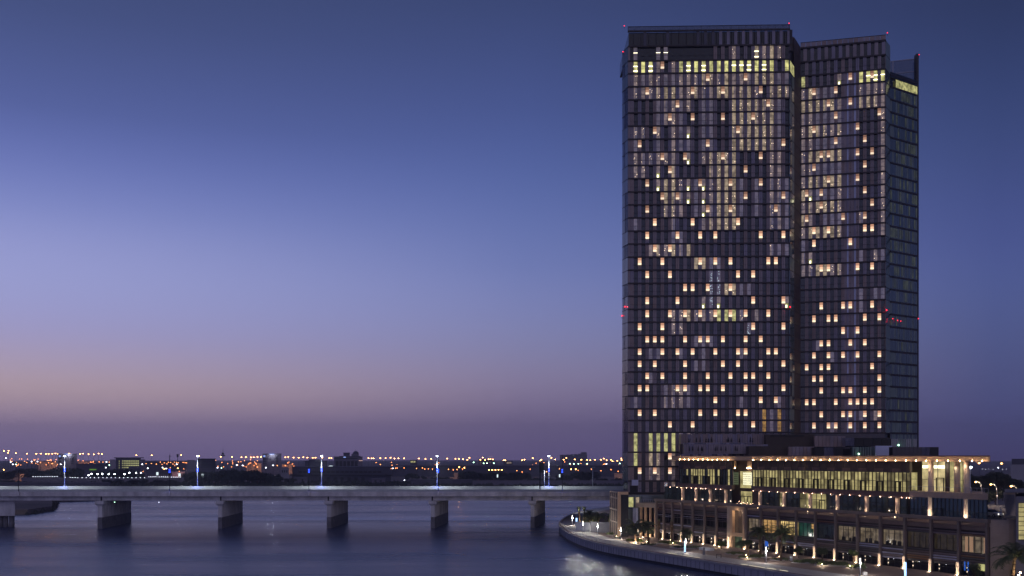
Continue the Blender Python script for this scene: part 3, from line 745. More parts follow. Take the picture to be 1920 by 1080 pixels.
# columns, top beam
for i,s in enumerate(cs_):
    big=i in (7,)
    w_=.62 if big else .23
    q=MB(); q.box(fP,s-w_,s+w_,-.3,.34,GZ,13.28); q.build('column',m_stone if big else m_gwall if False else mat('column stone',(118,105,101),.7,ns=.5,na=.12) if i==0 else bpy.data.materials['column stone'] if not big else m_stone,pd)
q=MB(); q.box(fP,cs_[0]-.4,cs_[-1]+.6,-.35,.6,13.3,13.95); q.build('top_beam',bpy.data.materials['column stone'],pd)
for i in range(len(cs_)-1):
    q=MB(); s=cs_[i]+.3; q.box(fP,s,s+.35,-3.6,-.36,13.0,13.5); q.build('beam_stub',m_brown,pd)
BAYLIT={8:'warmd',9:'warm',10:'yellow',11:'teal',12:'dark',13:'warmd',14:'warmd',15:'warmd',16:'dark2',17:'dark2',18:'beige'}
for i in range(len(cs_)-1):
    a,b_=cs_[i]+.3,cs_[i+1]-.3
    if i==7:      # tall portal in place of louvres
        q=MB(); q.box(fP,a+.2,b_-.2,-.6,.3,12.2,13.2); q.box(fP,a+.2,b_-.2,-.6,.3,5.6,6.5); q.box(fP,a+.25,a+1.1,-.6,.35,GZ,12.19); q.box(fP,b_-.7,b_-.1,-.6,.35,GZ,12.19); q.build('portal_frame',m_canopy,pd)
        q=MB(); q.box(fP,a+1.1,b_-.7,-.89,-.55,6.5,12.2); q.build('portal_window',mat('portal window',(40,32,28),.2,em=(96,76,62),es=.5,en=.4),pd)
        q=MB(); q.box(fP,a+1.1,b_-.7,-.89,-.55,GZ,5.6); q.build('entrance_door',mat('portal glass',(20,26,24),.1,em=(90,105,80),es=.5,en=.9),pd)
        q=MB(); q.box(fP,a+1.4,a+1.55,-.54,-.5,GZ,5.6); q.box(fP,(a+b_)/2+.1,(a+b_)/2+.2,-.54,-.5,GZ,12.1); q.build('mullion',m_mull,pd)
        blank_light('portal glow',fP.pt((a+b_)/2+.3,.5,11.6),160,(1,.75,.5),.2)
        continue
    q=MB()
    z=10.55
    def slats(z0,z1,step=.46,th=.25):
        z=z0; q=MB()
        while z+th<z1:
            m=R.choices((0,1,2,3,4),(2.5,3,2,.8,4))[0]; q.box(fP,a,b_,-.55,-.12+R.uniform(-.12,.1),z,z+th,m); z+=step
        q.build('louvre_screen',m_lou,pd)
    w0,w1=(7.3,10.4) if i>=7 else (7.5,9.9)
    slats(w1+.12,TZ-.9); slats(4.55,w0-.1)
    if i<7 and R.random()<.8: slats(w1-.9,w1+.05,.46,.1)
    q=MB(); q.box(fP,a,b_,-.56,-.1,TZ-.88,TZ-.02); q.build('fascia_panel',m_brown,pd)
    st=BAYLIT.get(i,'dk')
    wm={'warmd':m_warmd,'warm':m_warm,'yellow':m_yellow,'teal':m_teal,'dark':m_halldk,'dark2':mat('bay dark room',(22,20,18),.08,ior=1.9,em=(70,60,44),es=.4,en=1.2) if i==16 else (bpy.data.materials.get('bay dark room') or m_halldk),'beige':m_warmd,'dk':m_dglass}[st]
    q=MB(); q.box(fP,a,b_,-.88,-.62,w0,w1); wo_=q.build('window',wm,pd)
    q=MB(); n_=4 if i>=7 else 3
    for k in range(1,n_): s=a+(b_-a)*k/n_; q.box(fP,s-.05,s+.05,-.61,-.5,w0,w1)
    q.box(fP,a,b_,-.61,-.52,w1-.75,w1-.68); 
    if st=='yellow':
        for k in range(1,9): s=a+(b_-a)*k/9; q.box(fP,s-.04,s+.04,-.61,-.54,w0,w1)
        for k in range(1,5): z=w0+(w1-w0)*k/5; q.box(fP,a,b_,-.61,-.55,z-.04,z+.04)
    q.build('window_frame',m_mull,wo_)
    if st=='teal': q=MB(); q.box(fP,b_-1.6,b_-.15,-.61,-.56,w0+1.9,w1-.1); q.box(fP,b_-.9,b_-.3,-.60,-.57,w0+.1,w0+1.85); q.build('lit_wall',m_warm,wo_)
    if st=='beige':
        mi_=mat('lit inner column',(60,50,40),.6,em=(190,150,120),es=.55)
        for f_ in (.12,.3,.85): q=MB(); q.box(fP,a+(b_-a)*f_,a+(b_-a)*f_+.7,-.61,-.52,w0+.1,w1-.1); q.build('inner_column',mi_,wo_)
    if st in('warmd','dark'):
        q=MB()
        for _ in range(5): s=R.uniform(a+.3,b_-1); z=w0+R.uniform(.1,.5); q.box(fP,s,s+R.uniform(.5,1.1),-.605,-.57,w0,z+R.uniform(.1,.7))
        q.build('furniture',m_hole,wo_)
    # ground floor glazing
    q=MB(); q.box(fP,a,b_,-.89,-.7,GZ,4.5); g_=q.build('shop_glazing',m_dglass,pd)
    q=MB()
    for k in range(0,5): s=a+(b_-a)*k/4-.04; q.box(fP,s,s+.08,-.69,-.62,GZ,4.5)
    q.box(fP,a,b_,-.69,-.63,3.9,3.98); q.build('shop_frame',m_mull,g_)
    if i!=18:
        q=MB(); p=Vector(fP.pt((a+b_)/2,-.35,4.42)); q.bulb(p,.05,0,.04); q.build('soffit_light',m_wh_s,pd)
# two blue lit figures and the yellow screen at the last bay
a=fP.sat(1807); q=MB(); 
for k in range(2): q.box(fP,a+k*.75,a+k*.75+.26,-.17,-.1,3.7,5.5+.2*k)
q.build('blue_banner',m_bluef,pd)
a=fP.sat(1833); q=MB(); q.box(fP,a,a+2.1,-.17,-.1,4.0,5.3); q.build('lit_screen',m_w_green,pd)
# column foot lights
for i,s in enumerate(cs_[1:-1]):
    p=fP.pt(s,.62,GZ)
    q=MB(); q.tube((p[0],p[1],GZ),(p[0],p[1],GZ+.12),.16,.16,0,8); q.build('ground_uplight',m_upl,pd)
    q=MB(); q.box(fP,s-.34,s+.34,.345,.44,GZ,GZ+2.5); q.tube(Vector(fP.pt(s,.40,GZ+2.5)),Vector(fP.pt(s,.40,GZ+2.7)),.3,.12,0,10); q.build('column_base',m_col,pd)
    for zz,pw_ in ((.5,20),(1.3,18),(2.1,14)): blank_light('column wash',fP.pt(s,.95,GZ+zz),pw_ if i!=6 else 40,(1,.80,.58),.12)

# terrace slab, balustrade
q=MB(); A_=fP.pt(cs_[0]+.5,-.35,0); B_=fP.pt(cs_[-1]+.4,-.35,0)
q.prism([A_[:2],B_[:2],(B_[0]+30,B_[1]+55),(70,296),(46,290)],TZ,TZ+.06,0); q.build('terrace',m_plaza,pd)
QF=-8.5
S0,S1=-.5,100.3
def pq(s,qq): return fP.pt(s,qq,0)[:2]
def body(q0,s0,s1,z0,z1,name,m,m2=None):
    b0=pq(s1,q0); q=MB(); q.prism([pq(s0,q0),b0,(b0[0]+.37*22,b0[1]+.93*22),(b0[0]-8,b0[1]+40),(86,296.5),(60,297.5),(50,293)],z0,z1,0,1); return q.build(name,[m,m2 or m_roof],pd)
body(-13.5,0.5,S1-5,TZ+.07,17.2,'upper_wall',m_browndk)
body(-13.5,0.5,fP.sat(1806.5,-13.5),17.21,24.85,'upper_wall',m_browndk)
body(-6.5,S0-.4,102.3,24.9,25.999,'canopy',m_canopy,m_roof)
q=MB(); q.box(fP,S0-.5,102.2,-6.6,-6.35,26.0,26.16); q.build('canopy_edge',m_brown,pd)
# canopy lamps
lu=[1260+x*0 for x in ()]+[1274.5,1282.8,1291.3,1300.3,1308.8,1317.7,1327,1335.9,1345,1354.5,1365.5]+[1412.3,1427.5,1442.8,1458.4,1473.6,1489.4,1505.6,1522,1538.6]+[1555.6,1572.2,1589.4,1606.9,1624.4,1642.5,1660.5,1679.2,1698.6,1717.5,1736.5,1756.8,1777.5,1799.6,1822.8]+[1841.5]
for u in lu:
    s=fP.sat(u,-5.9); q=MB(); p=Vector(fP.pt(s,-5.9,25.08)); q.bulb(p,.10,0)
    q.tube(p+Vector((0,0,-.12)),Vector(fP.pt(s,-6.45,24.96)),.04,.04,1,6); q.build('canopy_lamp',[m_cl,m_blackm],pd); blank_light('canopy wash',fP.pt(s,-5.75,25.3),5.5,(1,.72,.45),.08)
# upper floors: lattice band, hall glazing behind fins, bronze band with downlights
SR=fP.sat(1705,QF)
SN0,SN1=fP.sat(1372,QF),fP.sat(1409,QF)
def strip(s0,s1,lit_):
    q=MB(); q.box(fP,s0,s1,QF-.9,QF-.2,22.45,24.88); q.build('upper_band',m_browndk,pd)
    q=MB(); n_=max(1,int((s1-s0)/2.35))
    for k in range(n_):
        a=s0+(s1-s0)*k/n_; b_=s0+(s1-s0)*(k+1)/n_
        q.box(fP,a+.05,b_-.05,QF-.19,QF-.05,22.5,23.3,k%2); q.box(fP,a+.05,b_-.05,QF-.19,QF-.08,23.36,24.8,0)
    q.build('band_panels',[m_browndk,m_brown],pd)
    q=MB(); q.box(fP,s0,s1,QF-.9,QF+.05,16.95,18.2); q.build('lower_band',m_brown,pd)
    q=MB()
    n_=int((s1-s0)/1.05)
    for k in range(n_):
        a=s0+(s1-s0)*k/n_; b_=s0+(s1-s0)*(k+1)/n_
        rr=R.random(); m=0 if rr<lit_ else (1 if rr<lit_+.3 else 2)
        q.box(fP,a+.03,b_-.03,QF-.75,QF-.5,18.22,22.4,m)
        if R.random()<.3: q.box(fP,a+.03,b_-.03,QF-.49,QF-.46,20.6,22.3,1 if m==0 else 0)
    q.build('hall_glazing',[m_hall,m_halld,m_halldk],pd)
    q=MB()
    for k in range(n_+1):
        a=s0+(s1-s0)*k/n_; dpt=R.uniform(.3,.6)
        q.box(fP,a-.05,a+.05,QF-.48,QF-.24,18.2,22.46)
    q.box(fP,s0,s1,QF-.49,QF-.35,20.45,20.55); q.box(fP,s0,s1,QF+.0,QF+.04,19.1,19.16)
    q.build('fin_screen',m_browndk,pd)
    k=0
    for s in [s0+3.1+4.9*i for i in range(int((s1-s0)/4.9))]:
        q=MB()
        q.box(fP,s-.75,s-.63,QF-.45,QF+.16,18.21,20.4); q.box(fP,s+.63,s+.75,QF-.45,QF+.16,18.21,20.4); q.box(fP,s-.75,s+.75,QF-.45,QF+.16,20.3,20.44)
        q.build('balcony_door',m_blackm,pd)
strip(S0,SN0,.25); strip(SN1,SR,.80)
# small downlights under the bronze band
for u in [1256.5,1269.5,1277,1287,1296,1305,1313.6,1323,1342,1351]+[1412.3,1426.5,1442.5,1457.8,1474,1490,1506.5,1523,1540]+[1557.5,1575,1593,1611.7,1631,1650.5,1670.5,1690.5,1699.6,1705]:
    s=fP.sat(u,QF+.3); p=Vector(fP.pt(s,QF+.3,16.98)); q=MB(); q.bulb(p,.075); q.build('downlight',m_dl,pd)
    blank_light('band wash',fP.pt(s,QF+.32,16.85),4.5,(1,.68,.5),.06)
# recess at the notch with its lit lattice blocks
q=MB(); q.box(fP,SN0,SN1,QF-3.0,QF-2.6,TZ+.06,24.88); q.build('recess_wall',m_browndk,pd)
q=MB(); q.box(fP,fP.sat(1388,QF-2.5),fP.sat(1408,QF-2.5),QF-2.58,QF-2.5,17.5,22.0); q.build('recess_glass',m_hall,pd)
q=MB(); a,b_=fP.sat(1393.5,QF-2.3),fP.sat(1408.5,QF-2.3); q.box(fP,a,b_,QF-2.48,QF-2.3,18.3,21.7,0)
for k in range(9): s=a+(b_-a)*k/8; q.box(fP,s-.05,s+.05,QF-2.29,QF-2.2,18.3,21.7,1)
for k in range(7): z=18.3+3.4*k/6; q.box(fP,a,b_,QF-2.29,QF-2.22,z-.05,z+.05,1)
q.build('chandelier_screen',[m_lattice,m_hall],pd)
q=MB(); a,b_=fP.sat(1373,QF-2.3),fP.sat(1383.5,QF-2.3); q.box(fP,a,b_,QF-2.48,QF-2.3,18.3,21.7,0)
for k in range(6): s=a+(b_-a)*k/5; q.box(fP,s-.06,s+.06,QF-2.29,QF-2.2,18.3,21.7,1)
for k in range(7): z=18.3+3.4*k/6; q.box(fP,a,b_,QF-2.29,QF-2.22,z-.06,z+.06,1)
q.build('lattice_screen',[m_lattg,m_blackm],pd)
for u in (1375,1404):
    a=fP.sat(u,QF-2.2); q=MB(); q.box(fP,a-.9,a+.9,QF-2.58,QF-2.35,22.9,24.7); q.build('niche_panel',m_stone,pd)
    q=MB(); q.box(fP,a-.7,a+.7,QF-2.34,QF-2.1,22.75,22.88); q.build('niche_light',m_ul,pd)
q=MB(); a,b_=fP.sat(1389,QF-2.4),fP.sat(1409,QF-2.4); q.box(fP,a,b_,QF-2.58,QF-2.45,TZ+.07,16.6); q.build('lobby_glass',m_hall,pd)
q=MB(); 
for k in range(4): s=a+(b_-a)*k/3.2; q.box(fP,s,s+.16,QF-2.44,QF-2.3,TZ+.07,15.2)
q.box(fP,a,b_,QF-2.44,QF-2.34,15.2,15.4); q.build('door_frame',m_blackm,pd)
for k in range(14):
    s=R.uniform(SN0+.2,SN1-.3); p=Vector(fP.pt(s,QF-R.uniform(0,2),TZ+R.uniform(.7,1.6))); q=MB(); q.bulb(p,.045); q.build('table_lamp',m_dl,pd)
# colonnade
cu2=[1280.5,1305.5,1332.5,1361.5,1425.5,1470.5,1519.5,1570.6,1625.5,1683]
for i,u in enumerate(cu2):
    s=fP.sat(u,-9.3); p=Vector(fP.pt(s,-9.3,TZ+.06)); q=MB()
    q.tube(p,(p.x,p.y,16.94),.46,.46,0,18); c_=q.build('colonnade_column',m_col,pd)
    pl_=fP.pt(s,-8.35,TZ+.9); blank_light('colonnade wash',pl_,42,(1,.78,.56),.12)
    blank_light('colonnade wash',fP.pt(s,-8.3,16.5),26,(1,.74,.52),.12)
    p2=Vector(fP.pt(s,-8.4,TZ+.12)); q=MB(); q.bulb(p2,.08); q.build('uplight',m_ul,c_)
for i,u in enumerate((1745.5,1812.5)):
    s=fP.sat(u,-9.3); p=Vector(fP.pt(s,-9.3,TZ+.06)); q=MB()
    q.tube(p,(p.x,p.y,24.9),.62,.56,0,20); c_=q.build('tall_column',m_col,pd)
    blank_light('tall column wash',fP.pt(s+.1,-8.0,TZ+.5),260,(1,.80,.58),.15,'SPOT',2.2,Vector(Vector(fP.pt(s,-9.3,18))-Vector(fP.pt(s+.1,-8.0,TZ+.5))).to_track_quat('-Z','Y').to_euler())
    blank_light('tall column wash',fP.pt(s,-8.2,24.2),60,(1,.78,.56),.15)
# colonnade glazing
GQ=-12.4
gb=[(1240,1275,m_halldk),(1275,1372,m_halldk),(1409,1432,m_halldk),(1432,1462,m_halldk),(1462,1475,m_halld),(1475,1500,m_halldk),(1500,1512,m_halld),(1512,1522,m_hall),(1522,1550,m_hall),(1550,1700,m_halldk)]
for (u0,u1,m) in gb:
    a,b_=fP.sat(u0,GQ),fP.sat(u1,GQ); q=MB(); q.box(fP,a,b_-.02,GQ-.3,GQ,TZ+.07,16.9); g_=q.build('terrace_glazing',m,pd)
    q=MB(); n_=max(1,int((b_-a)/1.6))
    for k in range(n_+1): s=a+(b_-a)*k/n_; q.box(fP,s-.05,s+.05,GQ+.01,GQ+.14,TZ+.07,16.9)
    q.box(fP,a,b_,GQ+.01,GQ+.1,15.3,15.4); q.build('glazing_bar',m_mull,g_)
for u in (1446,1489,1541):
    a=fP.sat(u,GQ+.2); q=MB(); q.box(fP,a-1,a-.85,GQ+.02,GQ+.2,TZ+.07,15.1); q.box(fP,a+.85,a+1,GQ+.02,GQ+.2,TZ+.07,15.1); q.box(fP,a-1,a+1,GQ+.02,GQ+.2,15.1,15.28); q.build('door_frame',m_blackm,pd)
# loggia at the right end
a,b_=fP.sat(1704,QF),S1
q=MB(); bb=pq(b_,QF); q.prism([pq(a,QF),bb,(bb[0]+6,bb[1]+15),pq(a,-16)],17.25,18.45,0); q.build('loggia_slab',m_stone,pd)
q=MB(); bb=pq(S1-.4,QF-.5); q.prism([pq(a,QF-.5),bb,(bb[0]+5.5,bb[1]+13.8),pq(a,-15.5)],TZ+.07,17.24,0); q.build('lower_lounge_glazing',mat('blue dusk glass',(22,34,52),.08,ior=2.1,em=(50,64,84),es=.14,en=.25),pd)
q=MB()
for k in range(20): s=a+(S1-.5-a)*k/19.; q.box(fP,s-.05,s+.05,QF-.5,QF-.36,TZ+.07,17.24)
q.box(fP,a,S1-.5,QF-.49,QF-.4,14.6,14.68); q.build('lounge_frame',m_mull,pd)
for (u0,u1,z1) in ((1731,1743,15.2),(1753,1768,15.0)):
    x0,x1=fP.sat(u0,QF-.4),fP.sat(u1,QF-.4); q=MB(); q.box(fP,x0,x0+.15,QF-.49,QF-.25,TZ+.07,z1); q.box(fP,x1-.15,x1,QF-.49,QF-.25,TZ+.07,z1); q.box(fP,x0,x1,QF-.49,QF-.25,z1,z1+.15); q.build('door_frame',m_blackm,pd)
LQ=-13.3
for (u0,u1,m,z0,z1) in ((1705,1721,m_hall,18.47,22.4),(1721,1729,m_browndk,18.47,24.88),(1729,1745,m_lobby,18.47,24.88),(1745,1773,m_lobby,18.47,24.88),(1773,1781,m_browndk,18.47,24.88),(1781,1791,m_hall,18.47,24.88),(1797,1806,m_hall,18.47,24.88)):
    x0,x1=fP.sat(u0,LQ),fP.sat(u1,LQ); q=MB(); q.box(fP,x0,x1-.02,LQ-.15,LQ,z0,z1); g_=q.build('loggia_window',m,pd)
    if m is not m_browndk:
        q=MB(); n_=max(1,int((x1-x0)/1.7))
        for k in range(n_+1): s=x0+(x1-x0)*k/n_; q.box(fP,s-.05,s+.05,LQ+.01,LQ+.12,z0,z1)
        q.box(fP,x0,x1,LQ+.01,LQ+.1,20.9,20.98); q.build('glazing_bar',m_mull,g_)
for (u0,u1) in ((1729,1745),(1748,1773)):
    x0,x1=fP.sat(u0,LQ),fP.sat(u1,LQ); q=MB(); q.box(fP,x0+.2,x1-.2,LQ+.02,LQ+.1,23.4,24.0); q.build('cove_light',m_w_spot,pd)
x0,x1=fP.sat(1756,LQ),fP.sat(1771,LQ); q=MB(); q.box(fP,x0,x0+.16,LQ+.02,LQ+.25,18.47,21.2); q.box(fP,x1-.16,x1,LQ+.02,LQ+.25,18.47,21.2); q.box(fP,x0,x1,LQ+.02,LQ+.25,21.2,21.36); q.build('door_frame',m_blackm,pd)
x0=fP.sat(1794.5,-11.5); p=Vector(fP.pt(x0,-11.5,18.46)); q=MB(); q.tube(p,(p.x,p.y,24.88),.62,.6,0,16); q.build('inner_column',m_col,pd)
q=MB(); q.box(fP,a,S1,QF-.12,QF-.06,18.46,19.5,0); q.box(fP,a,S1,QF-.15,QF-.03,19.51,19.57,1); q.build('loggia_balustrade',[mat('clear balustrade',(90,100,110),.1,ior=1.5,spec=.4) if False else m_screen,m_mull],pd) if False else None
q=MB()
for k in range(16): s=a+(S1-a)*k/15.; q.box(fP,s-.03,s+.03,QF-.12,QF-.06,18.46,19.5)
q.box(fP,a,S1,QF-.15,QF-.03,19.51,19.57); q.build('loggia_rail',m_frame,pd)
blank_light('loggia glow',fP.pt(fP.sat(1750,-11),-11.2,23.8),260,(1,.85,.6),.4)
blank_light('loggia glow',fP.pt(fP.sat(1792,-11),-11.0,23.8),150,(1,.85,.6),.4)
# portico left of the louvred block
fQ=Fr((36.6,291.0),(41.2,285.2))
q=MB(); q.box(fQ,-.5,fQ.L+.2,-5,.3,11.2,12.4); q.build('portico_roof',m_stone,pd)
q=MB()
for k in range(9): q.box(fQ,k*.9,k*.9+.05,.1,.16,12.41,13.5)
q.box(fQ,-.4,fQ.L,.1,.16,13.5,13.56); q.build('portico_rail',m_frame,pd)
for k in (.15,.40,.66,.92):
    s=fQ.L*k; q=MB(); q.box(fQ,s,s+.5,-.5,.1,GZ,11.19); q.build('portico_column',m_canopy,pd)
q=MB(); q.box(fQ,0,fQ.L,-1.6,-1.2,GZ,11.19); q.build('portico_glazing',m_dglass,pd)
blank_light('portico wash',fQ.pt(fQ.L*.72,1.0,3.6),150,(1,.8,.58),.15); blank_light('portico wash',fQ.pt(fQ.L*.25,1.0,3.4),40,(1,.8,.58),.15)
p=Vector(fQ.pt(fQ.L*.72,.6,GZ+.1)); q=MB(); q.bulb(p,.12); q.build('ground_uplight',m_upl,pd)
q=MB(); q.box(fQ,-1.6,-.1,-.5,.25,5.0,10.9); q.build('pier_panel',m_panelpale,pd)
# roof terraces stepping up to the tower
def ubox(name,u0,u1,v0,v1,d,dep,m,parent,split=0):
    q=MB(); x0,x1=xat(u0,d),xat(u1,d); z1,z0=zat(v0,d),zat(v1,d); 
    if isinstance(m,(list,tuple)):
        n_=split
        for k in range(n_):
            a=x0+(x1-x0)*k/n_; b_=x0+(x1-x0)*(k+1)/n_; q.wbox(a+.04,b_-.04,d,d+dep,z0,z1,R.randrange(len(m)))
    else: q.wbox(x0,x1,d,d+dep,z0,z1)
    return q.build(name,m,parent)
ubox('terrace_wall',1282,1440,833,851,289.2,2.4,[m_panelA,m_panelC,m_panelA],pd,34)
ubox('terrace_wall',1276,1462,814,833,293.6,2.6,[m_panelA,m_panelC,m_panelB],pd,40)
ubox('terrace_floor',1276,1462,832.4,852,291.7,1.8,m_roof,pd)
ubox('terrace_balustrade',1273,1366,851.2,856.5,285.5,.12,[m_panelC,m_screen],pd,18)
ubox('terrace_balustrade',1280,1400,830.5,833.2,290.2,.12,[m_panelC,m_screen],pd,22)
ubox('roof_block',1404,1478,836.6,856,286.0,4.5,mat('dark taupe render',(74,62,54),.7,ns=.3,na=.15),pd)
ubox('roof_block',1436,1527,814.5,836.8,291.5,4.6,bpy.data.materials['dark taupe render'],pd)
ubox('roof_vent',1444,1508,816,818.2,291.3,.2,m_hole,pd)
ubox('roof_screen_wall',1478.2,1527,837.5,856,284,1,[m_panelB,m_panelA],pd,7)
ubox('roof_screen_wall',1527.2,1585,817.5,837.6,289.5,1,[m_panelB,m_panelA],pd,8)
ubox('plant_box',1585,1670,821,836.2,283,3,[m_dglass,m_hole,m_screen],pd,5)
ubox('plant_box',1527.2,1598.5,839,856,276,3,[m_screen,m_hole,m_dglass],pd,4)
ubox('louvred_plant_screen',1599,1641,838,856,275,2,[m_gpanel,m_gglass],pd,18)
ubox('roof_panel',1642,1673,835.8,856,268,.5,m_panelpale,pd)
ubox('plant_box',1673.5,1744,838.2,856,255,2.5,[m_dglass,m_screen,m_dglass],pd,9)
ubox('plant_box',1744.1,1760,838.2,856,255,6,m_hole,pd)
ubox('tower_foot_glazing',1671,1719,823,838,305,1,[m_gpanel,m_gglass],pd,14)
for (u,v,d) in ((1610.3,851,274.7),(1685,834.5,304.6)):
    p=at(u,v,d); q=MB(); q.bulb(p,.25); q.build('roof_light',m_gr_s,pd)

# ------------------------------------------------------------------ things on the terraces
def parasol_proto():
    t=thing('closed_parasol','','parasol','folded parasols on the roof terraces')
    q=MB(); q.tube((0,0,0),(0,0,.7),.04,.04,0,6); q.build('pole',m_paras,t)
    q=MB(); q.tube((0,0,.65),(0,0,1.3),.20,.15,0,8); q.tube((0,0,1.3),(0,0,2.05),.15,.03,0,8); q.build('canopy_cloth',m_paras,t)
    return t
pp0=None
rows_=[('lower',[1292.8,1298.5,1309,1315.5,1317,1341,1344.5,1352,1361,1378.5,1382],849.2,287.6),('upper',[1291.8,1306,1312.8,1324,1328.5,1334.2,1363.3,1366,1371.2,1386.8,1407,1411.5],833.0,291.9)]
for nm_,us,v,d in rows_:
    for k,u in enumerate(us):
        lab='folded dark parasol, %s from the left on the %s roof terrace'%(ordn(k),nm_)
        loc=(xat(u,d),d,zat(v,d)); sc=R.uniform(.9,1.15)
        if pp0 is None: pp0=parasol_proto(); pp0.location=loc; pp0['label']=lab
        else: dup(pp0,loc,lab,0,sc)
# a person on the lower terrace
def person(name,label,loc,rz=0):
    J=[((0,0,.93),.13,.10),((0,0,1.15),.14,.10),((0,0,1.36),.17,.11),((0,.0,1.47),.06,.06),((0,-.01,1.53),.055,.06),((0,-.02,1.62),.085,.10),((0,-.01,1.72),.07,.085),
       ((.10,0,.88),.09,.09),((.11,-.03,.48),.06,.06),((.11,.0,.09),.04,.045),((.12,-.16,.04),.04,.03),
       ((-.10,0,.88),.09,.09),((-.12,.05,.48),.06,.06),((-.13,.12,.09),.04,.045),((-.14,-.03,.04),.04,.03),
       ((.22,0,1.40),.06,.06),((.27,.02,1.12),.042,.042),((.26,-.08,.90),.03,.03),((.26,-.11,.80),.035,.02),
       ((-.22,0,1.40),.06,.06),((-.28,.04,1.12),.042,.042),((-.27,-.03,.90),.03,.03),((-.27,-.05,.80),.035,.02)]
    E=[(0,1),(1,2),(2,3),(3,4),(4,5),(5,6),(0,7),(7,8),(8,9),(9,10),(0,11),(11,12),(12,13),(13,14),(2,15),(15,16),(16,17),(17,18),(2,19),(19,20),(20,21),(21,22)]
    me=bpy.data.meshes.new(name); me.from_pydata([j[0] for j in J],E,[]); me.materials.append(mat('dark clothing',(48,46,54),.8))
    o=bpy.data.objects.new(name,me); COL.objects.link(o); o.location=loc; o.rotation_euler=(0,0,rz)
    md=o.modifiers.new('skin','SKIN'); 
    bm=bmesh.new(); bm.from_mesh(me); ly=bm.verts.layers.skin.verify()
    bm.verts.ensure_lookup_table()
    for i,v in enumerate(bm.verts): v[ly].radius=(J[i][1],J[i][2]); v[ly].use_root=(i==0)
    bm.to_mesh(me); bm.free()
    sb=o.modifiers.new('sub','SUBSURF'); sb.levels=1; sb.render_levels=1
    q=MB(); q.ball((0,.0,1.70),.098,0,10,6,.09); h=q.build('hair',mat('dark hair',(22,18,18),.6),o)
    tag(o,label,'person'); return o
s=fP.sat(1682,-4.6); pp_=fP.pt(s,-4.6,TZ+.06); person('person','person in dark clothes standing on the terrace before a lit column',pp_,.4)
s=fP.sat(1645,-4.0); pp_=fP.pt(s,-5.0,TZ+.06); person('person','person in dark clothes standing further left on the terrace by a dark glazed bay',pp_,-.8)

# ------------------------------------------------------------------ pavilion and walls by the bridge
pv=thing('pavilion','beige framed cube pavilion with a dark opening beside the bridge end','building')
PA,PB,PC=(29.6,300.5),(30.6,288.2),(33.6,287.6)
q=MB(); q.prism([PA,(30.75,288.6),(33.5,288.0),(34.0,300.5)],GZ-.2,15.7,0); q.build('wall',m_browndk,pv)
fa=Fr(PA,PB); fb=Fr(PB,PC)
q=MB()
for k in range(5): s=fa.L*k/4; q.box(fa,max(0,s-.25),min(fa.L,s+.25),-.1,.12,GZ,15.7)
for z in (GZ,6.6,10.2,13.6,15.3): q.box(fa,0,fa.L,-.1,.10,z,z+.4)
q.build('window_frame',m_stone,pv)
q=MB(); q.box(fb,0,.9,-.3,.12,GZ,15.75); q.box(fb,.91,fb.L,-.3,.12,14.9,15.75); q.build('portal_frame',m_canopy,pv)
q=MB(); q.box(fb,.95,fb.L,-.2,.02,GZ,14.85); q.build('dark_opening',m_hole,pv)
def wallthing(name,label,u0,v0,u1,v1,h,m,dep=.35,cat='wall'):
    a=at(u0,v0,dg(v0)); b_=at(u1,v1,dg(v1)); f=Fr((a.x,a.y),(b_.x,b_.y)); q=MB(); q.box(f,0,f.L,-dep,0,GZ-.1,GZ+h); q.box(f,-.05,f.L+.05,-dep-.05,.05,GZ+h+.001,GZ+h+.12)
    return tag(q.build(name,m),label,cat)
wallthing('garden_wall','low white garden wall washed by a lamp near the quay tip',1079,994,1107,996.5,2.6,m_wwall)
wallthing('garden_wall','long plain grey ramp wall behind the quay palms',1107.5,997.5,1180,1001,3.1,m_gwall)
wallthing('planter_bench','pale stone block bench beside the shrub bed',1311,1030.5,1331,1033,.5,m_wwall,1.4,'bench')
# railing on the tip of the quay
rl=thing('quay_railing','thin pale metal railing round the tip of the quay','railing')
rp=offs(QL,.2); seg=[p for p in rp if 262<p.y<412]
q=MB(); 
for i in range(len(seg)-1):
    q.tube((seg[i].x,seg[i].y,3.65),(seg[i+1].x,seg[i+1].y,3.65),.05,.05,0,6)
q.build('handrail',m_pole,rl)
q=MB()
for i in range(0,len(seg)): q.tube((seg[i].x,seg[i].y,2.62),(seg[i].x,seg[i].y,3.64),.04,.04,0,6)
q.build('baluster',m_pole,rl)
# floor light strips along the quay
def nearest(u):   # point on the promenade line at column u
    pl=offs(QL,1.5); best=None
    for i in range(len(pl)-1):
        for f_ in [k/10 for k in range(10)]:
            p=pl[i].lerp(pl[i+1],f_)
            if p.y>300: continue
            e=abs(960+p.x/p.y*F-u)
            if best is None or e<best[0]: best=(e,p,(pl[i+1]-pl[i]).normalized())
    return best[1],best[2]
k=0
for (u0,u1) in ((1251,1259),(1260,1270),(1275,1279),(1283,1296),(1302,1313),(1390,1402),(1403,1418),(1419,1436),(1437,1455),(1462,1478)):
    a,_=nearest(u0); b_,_=nearest(u1); f=Fr((a.x,a.y),(b_.x,b_.y)); q=MB(); q.box(f,.1,f.L-.1,-.08,.08,GZ+.012,GZ+.06)
    tag(q.build('floor_light',m_strip),'flush warm light strip in the quay paving, %s from the left'%ordn(k),'floor light','light strips set in the quay paving'); k+=1
